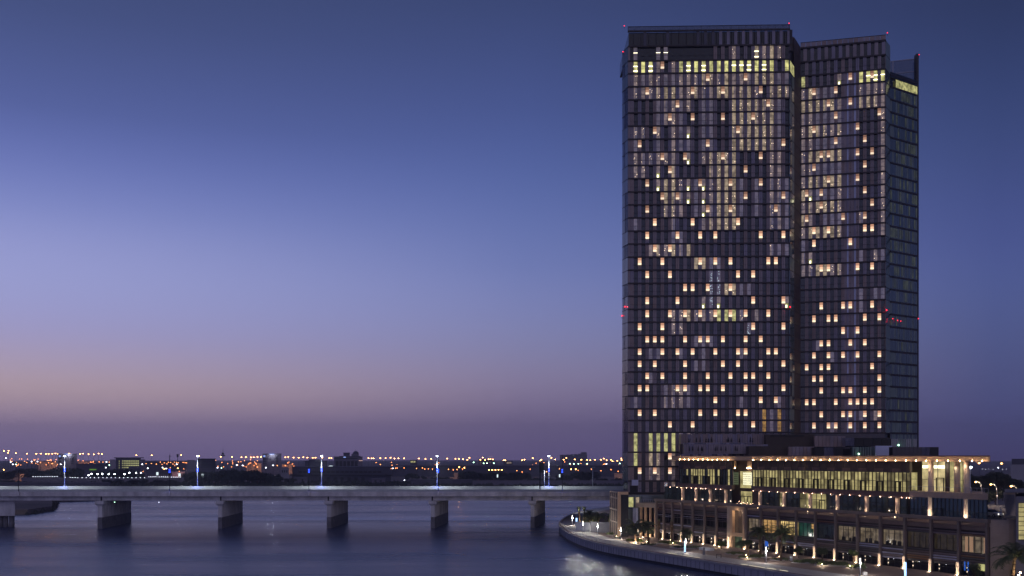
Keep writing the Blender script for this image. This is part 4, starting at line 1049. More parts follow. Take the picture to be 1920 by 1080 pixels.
# quay lamps
ql=[(1073,985.5),(1093,998.5),(1120.5,1003.5),(1164,1011.5),(1285.7,1036.5),(1436.5,1055),(1613,1080)]
qlab=['small quay lamp at the very tip of the quay, before the blue totem','small quay lamp against the white garden wall','small quay lamp beside the first shrub bed, right of the white wall','small quay lamp by the second shrub bed, left of the big lit palm','small quay lamp standing with the blue totem on the mid quay','small quay lamp under the blue flag, left of the wide palm','small quay lamp nearest the camera, by the potted shrub']
def qlamp():
    t=thing('quay_lamp','','lamp','small bright lamps along the quay')
    q=MB(); q.tube((0,0,0),(0,0,2.4),.09,.07); q.build('pole',m_pole,t)
    q=MB(); q.wbox(-.35,.35,-.35,.35,-.02,.12); q.build('base',m_pave,t)
    q=MB(); q.bulb((0,-.12,2.55),.15); q.build('bulb',m_qlamp,t)
    q=MB(); q.tube((0,0,2.75),(0,0,3.45),.10,.10,0,8); q.build('lamp_tube',m_tubel,t)
    return t
q0=qlamp()
for i,(u,v) in enumerate(ql):
    d=dg(v); loc=(xat(u,d),d,GZ+.01); o=q0 if i==0 else dup(q0,loc,qlab[i]); o.location=loc; o['label']=qlab[i]
    blank_light('quay lamp glow',(loc[0],loc[1]-.45,GZ+2.9),520,(1,.95,.85),.15)
# totems and flags
def totem(u,v,h,lab,m,name='totem',cat='totem',wd=.28):
    d=dg(v); x=xat(u,d); t=thing(name,lab,cat,loc=(x,d,GZ+.01)); q=MB(); q.wbox(-wd,wd,-.12,.12,.25,h); q.build('light_panel',m,t); q=MB(); q.wbox(-wd-.08,wd+.08,-.2,.2,0,.24); q.build('base',m_gwall,t); return t
totem(1081,984,2.3,'short glowing blue-white totem behind the lamp at the quay tip',m_totem)
totem(1284.2,1037,2.9,'slim glowing blue-white totem directly under a quay lamp',m_totem,wd=.14)
totem(1697.5,1086,3.2,'glowing blue-white totem in front of a lit column, nearest the camera',m_totem,wd=.16)
t=totem(1320,1040,1.7,'plain grey unlit info pillar on the mid quay',m_gwall,'info_pillar','pillar',.22)
t=thing('flag','blue flag on a thin pole beside a quay lamp','flag',loc=(xat(1434,222),222,GZ)); q=MB(); q.tube((0,0,0),(0,0,4.6),.04,.04); q.build('pole',m_pole,t); q=MB()
for k in range(6):
    q.hexa([(.05+.12*k,.06*math.sin(k*1.1),3.3-.03*k),(.17+.12*k,.06*math.sin(k*1.1+1.1),3.27-.03*k),(.17+.12*k,.03+.06*math.sin(k*1.1+1.1),3.27-.03*k),(.05+.12*k,.03+.06*math.sin(k*1.1),3.3-.03*k)]+[(.05+.12*k,.06*math.sin(k*1.1),4.5-.05*k),(.17+.12*k,.06*math.sin(k*1.1+1.1),4.45-.05*k),(.17+.12*k,.03+.06*math.sin(k*1.1+1.1),4.45-.05*k),(.05+.12*k,.03+.06*math.sin(k*1.1),4.5-.05*k)])
q.build('cloth',m_bluef,t)
# metal frame bench
d=dg(1046.5); t=thing('bench','dark bent-metal bench on the quay paving','bench',loc=(xat(1347.5,d),d,GZ+.012)); q=MB(); q.wbox(-.6,.6,-.25,.25,.80,.90); q.build('seat',m_browndk,t)
for sx_ in (-.56,.48): q=MB(); q.wbox(sx_,sx_+.08,-.22,.22,0,.80); q.build('leg',m_browndk,t)

# ------------------------------------------------------------------ planting
def palm(h,rc,seed,lab,bundled=False,nf=30,name='palm_tree'):
    r=random.Random(seed); t=thing(name,lab,'palm tree','palms along the quay')
    q=MB(); pts=[]; rs=[]; bx,by=r.uniform(-.15,.15),r.uniform(-.1,.1)
    for k in range(7): f_=k/6; pts.append(Vector((bx*f_*f_*3,by*f_*f_*3,h*f_))); rs.append(.30-.08*f_+(.03 if k%2 else 0))
    q.path(pts,rs,0,9); q.ball(pts[-1]+Vector((0,0,.1)),.38,0,8,5,.5); q.build('trunk',m_bark,t)
    top=pts[-1]; q=MB()
    for k in range(nf):
        a=2*math.pi*(k*.381966); lift=r.uniform(-.15,1.25) if not bundled else r.uniform(1.15,1.5); Lf=rc*r.uniform(.85,1.15)
        d=Vector((math.cos(a),math.sin(a),0)); P=[]; n_=9
        for j in range(n_+1):
            f_=j/n_; ang=lift-f_*f_*(1.45 if not bundled else .25); 
            P.append((P[-1] if P else top+Vector((0,0,.2)))+ (d*math.cos(ang)+Vector((0,0,math.sin(ang))))*(Lf/n_ if j else 0))
        sd=Vector((-d.y,d.x,0))
        for j in range(n_):
            a_,b_=P[j],P[j+1]; dr=(b_-a_).normalized()
            q.face([a_+sd*.025,b_+sd*.02,b_-sd*.02,a_-sd*.025])
            if j<1: continue
            w_=.55*math.sin(math.pi*min(1,(j+.8)/n_*.92))**.6*(rc/2.6)*(1 if not bundled else .45)
            for sg in (1,-1):
                for e in (0,.34,.67):
                    o=a_.lerp(b_,e); ti=o+sd*sg*w_*r.uniform(.8,1.1)+dr*w_*.75+Vector((0,0,-w_*r.uniform(.15,.5)))
                    q.face([o,o+dr*.15,ti])
    q.build('crown',m_palm,t); return t
palms=[ # u, base v, crown centre v, crown radius px, bundled, label
 (1087.5,984,962,7,True,'tall tied-up palm, left one of the pair by the white wall'),
 (1095,985,962,7,True,'tall tied-up palm, right one of the pair by the white wall'),
 (1108.5,993.5,975,15,False,'palm with a lit trunk rising over the right end of the white wall'),
 (1121,992,971,16,False,'dark palm just right of the white wall'),
 (1103,990,966,14,False,'dark bushy palm behind the white garden wall'),
 (1150,995.5,970,15,False,'palm with a reddish lit trunk before the grey ramp wall'),
 (1162.5,993,972,14,False,'dark palm right of the reddish lit trunk, at the grey wall'),
 (1191.5,1017,990,21,False,'large palm with a brightly lit trunk in the round shrub bed'),
 (1216,1019.5,990,18,False,'dark palm between the large lit palm and the louvred wall'),
 (1425.5,1042.5,1001,21,False,'tall palm left of the warm yellow window bay'),
 (1464,1051,1004,26,False,'broad drooping palm before the yellow lattice window'),
 (1284,1025,1001,14,False,'palm right behind the mid quay lamp')]
for i,(u,v,vc,rp_,bd,lab) in enumerate(palms):
    d=dg(v); o=palm((v-vc)*d/F,rp_*d/F*(1.15 if not bd else 1.6),100+i,lab,bd,44 if not bd else 26); o.location=(xat(u,d),d,GZ)
for (u,v,vt,lab) in ((1235,1012,975,'bare wrapped palm trunk at the left corner of the louvred wall'),(1259,1018,976,'bare wrapped palm trunk in front of the second louvre bay')):
    d=dg(v); h=(v-vt)*d/F; t=thing('wrapped_palm',lab,'palm tree',loc=(xat(u,d),d,GZ)); q=MB(); q.path([Vector((0,0,0)),Vector((.05,0,h*.45)),Vector((.05,0,h*.62)),Vector((.03,0,h*.9)),Vector((0,0,h))],[.27,.24,.42,.46,.12],0,9); q.build('trunk',m_bark,t)
    q=MB()
    for k in range(10):
        a=k*.63; p=Vector((.25*math.cos(a),.25*math.sin(a),h*.93)); q.face([p,p+Vector((.12,0,0)),p+Vector((.1*math.cos(a),.1*math.sin(a),.9))])
    q.build('crown',m_palm,t)
def leafmesh(blobs,n,size,seed,up=.0):
    r=random.Random(seed); q=MB()
    for (c,rad) in blobs:
        c=Vector(c); k_=int(n*rad[0]*rad[2])
        for _ in range(max(12,k_)):
            v=Vector((r.gauss(0,1),r.gauss(0,1),r.gauss(0,1))).normalized()*(r.random()**.4)
            p=c+Vector((v.x*rad[0],v.y*rad[1],v.z*rad[2])); s=size*r.uniform(.6,1.4)
            a=Vector((r.gauss(0,1),r.gauss(0,1),r.gauss(0,.6))).normalized(); b_=a.orthogonal().normalized()
            q.face([p-a*s,p+b_*s*.5,p+a*s,p-b_*s*.5])
    return q
def tree(name,lab,loc,h,rad,seed,m,trunk_h=None,size=.2,dens=130,group=None,cat='tree'):
    r=random.Random(seed); t=thing(name,lab,cat,group,loc); th=trunk_h or h*.4
    q=MB(); q.path([Vector((0,0,-.3)),Vector((.06*h*.2,0,th*.6)),Vector((0,.05,th+rad*.4))],[.055*h*.6+.04,.04*h*.6+.03,.03],0,7)
    bl=[]
    for k in range(7):
        a=k*2.4; rr=rad*r.uniform(.3,.62); c=(rr*math.cos(a),rr*math.sin(a),th+ (h-th)*r.uniform(.25,.82)); s_=rad*r.uniform(.36,.58)
        bl.append((c,(s_,s_,s_*r.uniform(.7,.95)))); q.tube((0,0,th*.9),c,.03*h*.4+.02,.015,0,5)
    q.build('trunk',m_bark,t); leafmesh(bl,dens/ (rad*rad)*3,size,seed).build('crown',m,t); return t
trees=[(1391,1036,1013,11,'round small tree left of the portal window, on the lit paving'),(1402.5,1043,1011,9,'narrow tree right of the tall portal'),(1352.5,1029,1014,8,'thin lit tree just left of the wide portal column'),
 (1497,1046,1025,9,'small round tree in front of a brightly lit column'),(1541.5,1052,1026,13,'round tree with an uplight before the dark blue window'),(1600,1055,1031,12,'tree glowing yellow below, left of the nearest quay lamp'),
 (1618.5,1076,1054,5,'potted shrub tree beside the nearest quay lamp'),(1140,997,986,5,'tiny bright green tree before the grey ramp wall'),(1183,1003,992,5,'small green sapling left of the large lit palm'),(1828,1092,1056,15,'dark tree before the lit screen at the last louvre bay'),(1714,1050,1046,3,'low clipped tree by the last columns')]
for i,(u,v,vt,rp_,lab) in enumerate(trees[:10]):
    d=dg(v); s=d/F; h=(v-vt)*s; tree('small_tree',lab,(xat(u,d),d,GZ),h,rp_*s,300+i,m_leafl if i in (2,5,7) else m_leaf,h*.35,.13,260,'small trees on the quay')
t=thing('plant_pot','white square plant pot under the potted shrub tree','pot',loc=(xat(1620.5,dg(1078)),dg(1078)-.4,GZ+.012)); q=MB(); q.wbox(-.35,.35,-.35,.35,0,.65); q.build('body',m_wwall,t); q=MB(); q.wbox(-.3,.3,-.3,.3,.651,.68); q.build('soil',m_bark,t)
t=thing('litter_bin','pale round litter bin at the shrub bed under the broad palm','bin',loc=(xat(1483.5,dg(1051)),dg(1051),GZ+.012)); q=MB(); q.tube((0,0,0),(0,0,.95),.3,.3,0,12); q.build('body',m_wwall,t); q=MB(); q.tube((0,0,.96),(0,0,1.08),.34,.28,0,12); q.build('lid',m_gwall,t)
beds=[(1116,996,14,4,'low shrub bed right of the white garden wall'),(1152,1003,15,5,'shrub bed before the grey ramp wall'),(1157,1009,9,3,'small shrub clump at the second quay lamp from the palms'),(1193,1015,19,5,'round shrub bed under the large lit palm'),(1216,1022,16,3,'low shrub strip under the dark palm'),(1252,1019,24,4,'long shrub strip along the louvred wall foot'),(1287,1027,30,3,'shrub strip behind the mid quay lamp'),(1378,1039,18,4,'dark shrub bed before the tall portal'),(1402,1046,20,4,'shrub bed with a single uplight'),(1424,1045,22,5,'shrub bed under the tall palm'),(1462,1050,18,4,'shrub bed under the broad drooping palm'),(1515,1055,30,6,'long shrub bed under the small round tree'),(1560,1060,32,7,'large shrub bed left of the nearest quay lamp'),(1603,1064,22,5,'shrub bed right before the nearest quay lamp')]
for i,(u,v,rx,hp,lab) in enumerate(beds):
    d=dg(v); s=d/F; x=xat(u,d); r=random.Random(500+i); bl=[]
    ry=rx*s*.55
    for k in range(12):
        a=r.uniform(0,6.28); f_=r.random()**.5; bl.append(((rx*s*f_*math.cos(a)*.85,ry*f_*math.sin(a),hp*s*.4),(rx*s*.26,ry*.42,hp*s*.62)))
    t=thing('shrub_bed',lab,'shrub bed','shrub beds on the quay',(x,d,GZ))
    leafmesh(bl,520,.16,600+i).build('foliage',m_shrub if i%2 else m_leaf,t)
    q=MB(); n_=20; pts=[(rx*s*1.05*math.cos(2*math.pi*k/n_),ry*1.1*math.sin(2*math.pi*k/n_)) for k in range(n_)]; q.prism(pts,.012,.14,0); q.build('kerb',m_pave,t)
# garden uplights
gl=[(1153.5,994,'by the reddish lit palm trunk'),(1155.5,1008,'at the second shrub bed'),(1199,1012,'inside the round shrub bed'),(1204.5,1009.5,'right of the large lit palm'),(1212,1017.5,'beside the dark palm'),(1261,1020.5,'under the wrapped trunk'),(1347,1027.5,'under the thin lit tree'),(1398,1043.5,'left in the dark shrub bed'),(1400,1048,'front of the shrub bed by the portal'),(1540,1061,'below the round tree'),(1592,1064,'below the yellow-glowing tree'),(1108.5,994,'at the palm beside the white wall'),(1191,1018,'at the foot of the large lit palm'),(1150,996.5,'at the foot of the reddish palm'),(1087,985,'at the foot of the tied-up palm'),(1460,1046,'left of the broad palm')]
g0=None
for i,(u,v,lab) in enumerate(gl):
    d=dg(v); loc=(xat(u,d),d-.6,GZ+.02); lab='small warm garden uplight '+lab
    if g0 is None:
        g0=thing('garden_light',lab,'garden light','garden uplights on the quay',loc); q=MB(); q.tube((0,0,0),(0,0,.3),.07,.09,0,8); q.build('housing',m_blackm,g0); q=MB(); q.bulb((0,0,.38),.09); q.build('bulb',m_ul,g0)
    else: dup(g0,loc,lab)
    blank_light('garden glow',(loc[0],loc[1]-.25,GZ+.7),110,(1,.82,.56),.1)
for (u,v) in ((1191.5,1017),(1150,995.5),(1108.5,993.5),(1087.5,984)):
    d=dg(v); blank_light('trunk wash',(xat(u,d)-.15,d-1.0,GZ+.6),330,(1,.76,.5),.1)

# ------------------------------------------------------------------ right edge: road terrace, annex, trees
q=MB(); q.prism([(94.5,204),(101,196),(102.5,187),(140,187),(420,300),(420,420),(150,420),(125,270)],GZ-.2,13.3,0); q.build('raised_road_ground',m_gwall,kind='structure')
q=MB(); q.prism([(95.5,206),(101.2,197),(106,197),(118,250),(134,330),(123,330),(112,262)],13.301,13.36,0); q.build('access_road',m_road,kind='structure')
fH=Fr((fP.pt(cs_[-1]+.5,-.2,0)[0],fP.pt(cs_[-1]+.5,-.2,0)[1]),(93.6,187.6)); fH2=Fr((93.62,187.6),(97.3,187.2))
sw=thing('stone_wall','tall pale stone retaining wall right of the striped podium','wall')
q=MB()
for k in range(9):
    z=GZ+k*1.25; q.box(fH,0,fH.L,-.6,.0,z+.01,z+1.24); 
    q.box(fH2,0,1.8,-.6,.06,z+.01,z+1.24); q.box(fH2,1.82,fH2.L,-.6,.06,z+.01,z+1.24)
q.build('stone_face',m_stone,sw)
q=MB(); q.box(fH2,-.1,fH2.L+.1,-.7,.12,13.96,14.2); q.build('coping',m_stone,sw)
q=MB(); q.box(fH2,.3,1.7,.065,.1,3.4,4.6); q.build('vent_opening',m_hole,sw)
ax=thing('annex','grey louvred annex building with a yellow-lit window at the right edge','building')
q=MB(); q.prism([(xat(1905,184),184),(106,184),(114,200),(xat(1905,200),200)],GZ,18.6,0); q.build('wall',m_gwall,ax)
q=MB(); a=xat(1883,186); b_=xat(1904,183.6); q.hexa([(a+.6,186,15.0),(b_,183.6,15.0),(b_+6,196,15.0),(a+5.6,196,15.0),(a-.2,186,18.9),(b_,183.6,19.3),(b_+6,196,19.3),(a+4.8,196,18.9)]); q.build('louvre_wing',m_stone,ax)
q=MB()
for k in range(9):
    f_=k/9; x=a+(b_-a)*f_; q.hexa([(x+.35,186-2.4*f_-.12,15.0),(x+.55,186-2.4*f_-.12,15.0),(x+.55,186-2.4*f_-.03,15.0),(x+.35,186-2.4*f_-.03,15.0),(x-.2,186-2.4*f_-.12,18.9),(x,186-2.4*f_-.12,18.9),(x,186-2.4*f_-.03,18.9),(x-.2,186-2.4*f_-.03,18.9)])
q.build('louvre_fin',m_gwall,ax)
q=MB(); q.hexa([(a-1.2,183.4,19.31),(107,182.6,19.31),(115,201,19.31),(a+7.5,201,19.31),(a-1.2,183.4,19.4),(107,182.6,19.9),(115,201,19.9),(a+7.5,201,19.4)]); q.build('roof',m_gwall,ax)
q=MB(); q.wbox(xat(1910.5,183.9),105.5,183.9,183.99,10.6,17.4); wd_=q.build('window',m_hall,ax)
q=MB()
for k in range(9): z=10.6+6.8*k/8; q.wbox(xat(1910.5,183.8),105.5,183.78,183.89,z-.05,z+.05)
q.build('window_bar',m_mull,wd_)
# parked car
def car(lab,loc,rz):
    t=thing('parked_car',lab,'car',loc=loc,rz=rz)
    q=MB(); prof=[(-2.2,.35),(-2.25,.75),(-2.1,.98),(-1.5,1.05),(1.0,1.02),(1.9,.88),(2.2,.7),(2.2,.35)]
    n_=len(prof)
    for sgn in (-1,1): q.face([(x,sgn*.88,z) for x,z in (prof if sgn<0 else prof[::-1])])
    for i in range(n_):
        x0,z0=prof[i]; x1,z1=prof[(i+1)%n_]; q.face([(x0,-.88,z0),(x1,-.88,z1),(x1,.88,z1),(x0,.88,z0)])
    q.build('body',mat('white car paint',(205,205,208),.3),t)
    q=MB(); cab=[(-1.9,1.04),(-1.45,1.58),(.1,1.6),(.95,1.03)]
    for sgn in (-1,1): q.face([(x,sgn*.76,z) for x,z in (cab if sgn<0 else cab[::-1])])
    for i in range(4):
        x0,z0=cab[i]; x1,z1=cab[(i+1)%4]; q.face([(x0,-.76,z0),(x1,-.76,z1),(x1,.76,z1),(x0,.76,z0)])
    q.build('window',m_dglass,t)
    q=MB(); q.wbox(-1.42,.08,-.78,.78,1.602,1.64); q.build('roof',bpy.data.materials['white car paint'],t)
    for x in (-1.35,1.35):
        for y in (-.86,.86): q=MB(); q.tube((x,y-.1,.33),(x,y+.1,.33),.33,.33,0,14); w_=q.build('wheel',m_blackm,t); q=MB(); q.tube((x,y-.11 if y<0 else y+.101,.33),(x,y-.101 if y<0 else y+.11,.33),.19,.19,0,10); q.build('rim',m_pole,w_)
    for y in (-.7,.5): q=MB(); q.wbox(2.16,2.24,y,y+.25,.62,.78); q.build('headlight',m_wh_s if False else m_tubel,t)
    for y in (-.85,.6): q=MB(); q.wbox(-2.29,-2.2,y,y+.25,.75,.95); q.build('tail_light',mat('red tail',(120,10,14),.4,em=(200,20,24),es=.5),t)
    return t
car('white parked car on the raised road beside the blue glazed lounge',(xat(1859,207.5),207.5,13.36),-1.15)
def curved_lamp(lab,u,v,d,zb,col_m=m_or_l):
    x=xat(u,d); zt=zat(v,d); t=thing('street_lamp',lab,'street lamp','curved street lamps by the raised road',(x,d,zb)); h=zt-zb
    q=MB(); P=[Vector((1.6,0,0)),Vector((1.6,0,h*.6)),Vector((1.35,0,h*.88)),Vector((.7,0,h*1.0)),Vector((.2,0,h))]; q.path(P,[.11,.09,.07,.06,.06],0,7); q.build('pole',m_pole,t)
    q=MB(); q.bulb((0,0,h-.12),.26,0,.16); q.build('bulb',col_m,t); q=MB(); q.wbox(-.35,.3,-.12,.12,h,h+.1); q.build('lamp_head',m_pole,t)
    blank_light('street glow',(x,d-.4,zt-.7),500,(1,.75,.5),.2)
curved_lamp('curved street lamp close beside the tall canopy column, before the trees',1829.5,903,262,13.3)
curved_lamp('curved street lamp in the gap right of the parked car, middle one',1858,907.5,255,13.3)
curved_lamp('curved street lamp above the louvred annex roof',1896,911,238,13.3)
t=thing('lamp_mast','tall slim pole with a white lamp just right of the canopy columns','street lamp',loc=(xat(1819,232),232,13.3)); q=MB(); q.tube((0,0,0),(0,0,12.6-2.6),.16,.12); q.build('pole',m_pole,t); q=MB(); q.bulb((.2,0,10.1),.26); q.build('bulb',m_white_l,t)
t=thing('barrier_frame','bent pale metal gate frame beside the annex','gate',loc=(xat(1878,189.5),189.5,13.3)); q=MB(); q.path([Vector((.5,0,.9)),Vector((-.3,0,2.9)),Vector((1.0,0,3.4))],[.08,.08,.08],0,6); q.build('frame',m_pole,t)
q=MB(); q.wbox(.3,.7,-.2,.2,.0,.9); q.build('post',m_gwall,t)
rt=[(1832,893,300,8,'dense dark tree beside the canopy end'),(1850,886,318,11,'tall dark tree behind the middle curved lamp'),(1868,883,330,12,'tallest dark tree of the clump behind the raised road'),(1886,887,325,11,'broad dark tree left of the pale block'),(1905,896,310,11,'dark tree before the pale block at the right edge'),(1880,910,285,10,'low dark tree under the tall clump'),(1912,908,290,10,'low tree right above the annex roof'),(1838,935,245,7,'olive bush tree by the glazed lounge end'),(1866,922,262,9,'bush tree between two curved lamps'),(1824,889,335,10,'dark tree partly hidden by the tall canopy column'),(1843,892,340,11,'dark tree just right of the tall canopy column'),(1858,903,300,10,'dark tree low in the middle of the clump'),(1876,896,345,12,'dark tree at the back of the clump, below the orange lamps')]
for i,(u,vt,d,rp_,lab) in enumerate(rt):
    h=max(3.,zat(vt,d)-13.3); tree('dark_tree',lab,(xat(u,d),d,13.3),h,max(2.2,rp_*d/F*1.5),800+i,m_leafd,h*.22,.30,420,'trees behind the raised road')
o=palm(5.2,4.6,77,'large palm in the bottom right corner before the annex',False,46); o.location=(xat(1899,176),176,GZ); 
t=thing('garden_lamp','bright warm double globe lamp under the corner palm','lamp',loc=(xat(1912,174.5),174.5,GZ)); q=MB(); q.tube((0,0,0),(0,0,2.3),.06,.05); q.build('pole',m_pole,t)
for (dx,dz) in ((-.2,2.4),(.1,2.9)): q=MB(); q.ball((dx,0,dz),.16,0,10,6); q.build('globe',m_ul,t)
blank_light('corner lamp glow',(xat(1911,174.5),173.9,GZ+2.6),420,(1,.82,.5),.2)
pb=thing('pale_block','pale windowless block rising behind the trees at the right edge','building')
q=MB(); q.prism([(xat(1895,420),420),(240,420),(256,450),(xat(1895,450),450)],2,zat(871,420),0); q.build('wall',m_farw,pb); q=MB(); q.prism([(xat(1898,420),420.5),(239,420.5),(255,449),(xat(1898,449),449)],zat(871,420)+.01,zat(860.5,420),0); q.build('upper_storey',m_fard,pb)

# ------------------------------------------------------------------ far bank: buildings
def fb(name,lab,u0,u1,vt,d,dep,m,zb=2.2,cat='building',group=None):
    t=thing(name,lab,cat,group); q=MB(); x0,x1=xat(u0,d),xat(u1,d); zt=zat(vt,d)
    g=(d+dep)/d; q.prism([(x0,d),(x1,d),(x1*g,d+dep),(x0*g,d+dep)],zb,zt,0); q.prism([(x0-.3,d-.3),(x1+.3,d-.3),(x1*g+.3,d+dep),(x0*g-.3,d+dep)],zt+.01,zt+.7,0); q.build('wall',m,t)
    return t,d
def part_box(t,name,u0,u1,v0,v1,d,m,dep=.4,front=.42):
    q=MB(); x0,x1=xat(u0,d),xat(u1,d); g=(d+dep)/d; q.prism([(x0,d-front),(x1,d-front),(x1*g,d-front+dep),(x0*g,d-front+dep)],zat(v1,d),zat(v0,d),0); return q.build(name,m,t)
for (u0,lab,sfx) in ((109,'plain pale slab block with a lit white sign near the left edge',0),(492.5,'plain pale slab block with a lit white sign left of the long low hall',1)):
    t,d=fb('slab_block',lab,u0,u0+35,851.5,1250,25,m_far,group=None)
    for k in range(4):
        part_box(t,'window',u0+1,u0+7,858+3.4*k,859.6+3.4*k,d,m_hole); part_box(t,'window',u0+25,u0+29,858+3.4*k,859.6+3.4*k,d,m_hole)
    part_box(t,'lit_sign',u0+12,u0+22,850.6,852.2,d,m_bsign); part_box(t,'lit_sign',u0+1.5,u0+5,853.5,857,d,m_bsign)
    blank_light('sign wash',at(u0+17,852.4,d-3),2500,(.8,.88,1),1.)
t,d=fb('office_block','long office block with rows of yellow-green lit windows',217,264,859.5,1050,26,m_fard)
part_box(t,'penthouse',214,270,857.6,859.3,d,m_fard,20); part_box(t,'side_wing',206.5,216.8,861.5,880,d,m_farw,12); part_box(t,'side_wing',264.2,272.5,861.5,880,d,m_far,12)
mm_=mat('far lit window',(20,20,18),.3,em=(205,205,140),es=.7,en=.05)
for r_ in range(4):
    for k in range(10):
        u=229+3.25*k
        if r_==3 and k>3: continue
        part_box(t,'window',u,u+2.3,863.3+4.1*r_,865.4+4.1*r_,d,mm_)
    part_box(t,'window',223,224.6,863.6+4.1*r_,865.8+4.1*r_,d,mm_)
t,d=fb('dark_block','broad dark office block with a stepped roof right of a lamp mast',370,404,861,1100,40,m_fard); part_box(t,'upper_floor',370,403.8,860.4,863,d,m_hole,30); part_box(t,'side_wing',351.5,365.5,862.5,878,d,m_far,20)
for k in range(5): part_box(t,'window_band',371,405,865+2.6*k,865.9+2.6*k,d,m_hole)
t,d=fb('dark_block','low flat-roofed dark block right behind a white bridge lamp',571.5,613.5,865.2,1150,30,m_fard); part_box(t,'upper_floor',579,601,861.2,865,d,m_fard,20)
t,d=fb('hotel_block','banded block with a small roof dome and a spire',626.3,679.8,857,1100,32,m_far)
part_box(t,'upper_floor',636,676,855,856.8,d,m_fard,22); part_box(t,'upper_floor',644,656,848.6,854.8,d,m_fard,16); part_box(t,'upper_floor',659,673,851,854.8,d,m_far,16)
x=xat(665.5,d); q=MB(); q.ball((x,d+6,zat(851,d)),3.4,0,14,8,3.2); q.build('dome',m_fard,t); q=MB(); q.tube((x,d+6,zat(849.5,d)),(x,d+6,zat(842.5,d)),.35,.1); q.build('spire',m_fard,t)
for k in range(6): part_box(t,'window_column',629.5+7.2*k,634.6+7.2*k,864.5,875.5,d,m_hole)
part_box(t,'window_band',627,671,858.6,860,d,m_hole); part_box(t,'lit_sign',644,648.5,856.3,858.2,d,m_bsign); part_box(t,'lit_band',673,680,863,864.2,d,mat('pink lit band',(40,30,30),.5,em=(220,180,170),es=.9)); part_box(t,'lit_entrance',668,676,876,877.4,d,m_w_green)
t=thing('lit_arch','small white lit arch between two far blocks','arch'); q=MB(); d=1090
for k in range(8):
    a0_,a1_=math.pi*k/8,math.pi*(k+1)/8; c=at(620.2,877,d); rr=6*d/F; q.tube((c.x+rr*math.cos(a0_),d,c.z+rr*.55*math.sin(a0_)),(c.x+rr*math.cos(a1_),d,c.z+rr*.55*math.sin(a1_)),.45,.45,0,6)
q.build('tube',m_sign,t)
t,d=fb('long_hall','long low blue-grey hall with a row of square dark openings',548,733,876.5,900,45,m_fard); 
for k in range(18): part_box(t,'opening',560+8.7*k,567+8.7*k,883,886.8,d,m_hole)
part_box(t,'canopy_strip',545,735,890,891.6,d,m_hole,3,2.6); part_box(t,'low_wing',548,690,891.8,903,d,m_fard,1,.9)
for k in range(7): part_box(t,'door',600+13*k,606+13*k,895,902,d,m_hole,.6,1.4)
t,d=fb('low_house','small pale house with three dark windows left of the long hall',526.5,541.5,877.8,880,14,m_farw)
for k in range(3): part_box(t,'window',528.6+4.3*k,530.6+4.3*k,881.5,886,d,m_hole)
t,d=fb('low_house','small grey house half hidden by trees before the long hall',551,576,896.5,850,10,m_far); part_box(t,'door',566,568.5,898,906,d,m_hole)
t,d=fb('low_house','low pale shed with two dark windows in front of the long hall',697,722,898.8,850,9,m_far); part_box(t,'window',702,706,900.5,903,d,m_hole); part_box(t,'window',712,716,900.5,903,d,m_hole)
t,d=fb('far_bulk','broad distant block with a taller box behind the orange lamps',1050,1100.5,853.5,1900,60,m_far); part_box(t,'tower_box',1089,1100,847.8,853.3,d,m_far,40)
for k in range(4): part_box(t,'step',1062+7*k,1068+7*k,852.3-.5*k,853.3,d,m_far,30)
t,d=fb('far_bulk','small distant block with lit windows right of a green lamp',897,927,862,1700,40,m_fard)
for k in range(4): part_box(t,'window',900+6*k,902.5+6*k,866.5,868,d,m_w_med)
t,d=fb('far_bulk','small lit kiosk-like block on the viaduct, orange lamp above',944,961,864.8,1600,20,m_fard); part_box(t,'lit_window',950,959,866.5,869.3,d,m_w_med)
t,d=fb('far_bulk','little bright windowed block on the viaduct left of a white lamp',769,782.5,863.2,1600,20,m_fard); part_box(t,'lit_window',770,779,864.2,867.2,d,m_w_green)
t,d=fb('lit_depot','low depot glowing orange in its own yard lights near the left edge',16,53,889.5,1000,16,m_stone); 
for k in range(7): part_box(t,'bay_door',18+2.6*k,19.8+2.6*k,892,895,d,m_hole)
t,d=fb('lit_depot','low orange-lit depot with a dark window band, right part of the yard',38,70,890.2,985,14,m_stone); part_box(t,'window_band',39,53,891.6,894,d,m_hole)
t,d=fb('lit_depot','distant orange-lit hall left of the slab block',72,106,866.8,1350,20,m_stone)
t,d=fb('lit_depot','distant orange-lit hall right of the left slab block',146,165,866.5,1350,20,m_stone)
t,d=fb('lit_depot','distant orange-lit hall left of the second slab block',462,490,870,1350,20,m_stone)
t,d=fb('lit_depot','distant orange-lit hall right of the second slab block',529,548,871.5,1350,20,m_stone)
t,d=fb('lit_depot','small orange-lit house below the viaduct bend',851.5,873,888,950,12,m_stone); part_box(t,'annex',844,873.5,894.5,898,d,m_stone,4,4.2)
t,d=fb('lit_depot','low orange-lit shed right at the tower edge',1152,1168,889,960,12,m_stone)
for (u,v,d,p) in ((30,889,975,26000),(55,889,965,26000),(90,866,1335,60000),(155,866,1335,60000),(476,869,1335,60000),(538,870,1335,60000),(862,886,935,16000),(1160,888,945,16000),(120,872,1230,6000),(500,877,1230,5000),):
    blank_light('yard glow',at(u,v-3,d-5),p*.13,(1,.42,.16),1.5)
t,d=fb('dark_store','long dark store building left of the lit office block',143,205,870.5,1100,30,m_fard)
part_box(t,'lit_awning',168,181,879.3,881.6,d,mat('green lit awning',(30,60,20),.6,em=(130,190,60),es=.5))
t,d=fb('dark_store','long dark store with a flat roof right of the lit office block',273,350,866,1300,30,m_fard)
t,d=fb('pink_hall','low pinkish hall with an arched end beside two lit signs',322,347,886,950,14,mat('pink render',(150,120,125),.8)); part_box(t,'arched_door',343,346,888,897,d,m_hole)
blank_light('hall wash',at(333,890,940),2500,(1,.7,.65),1.)
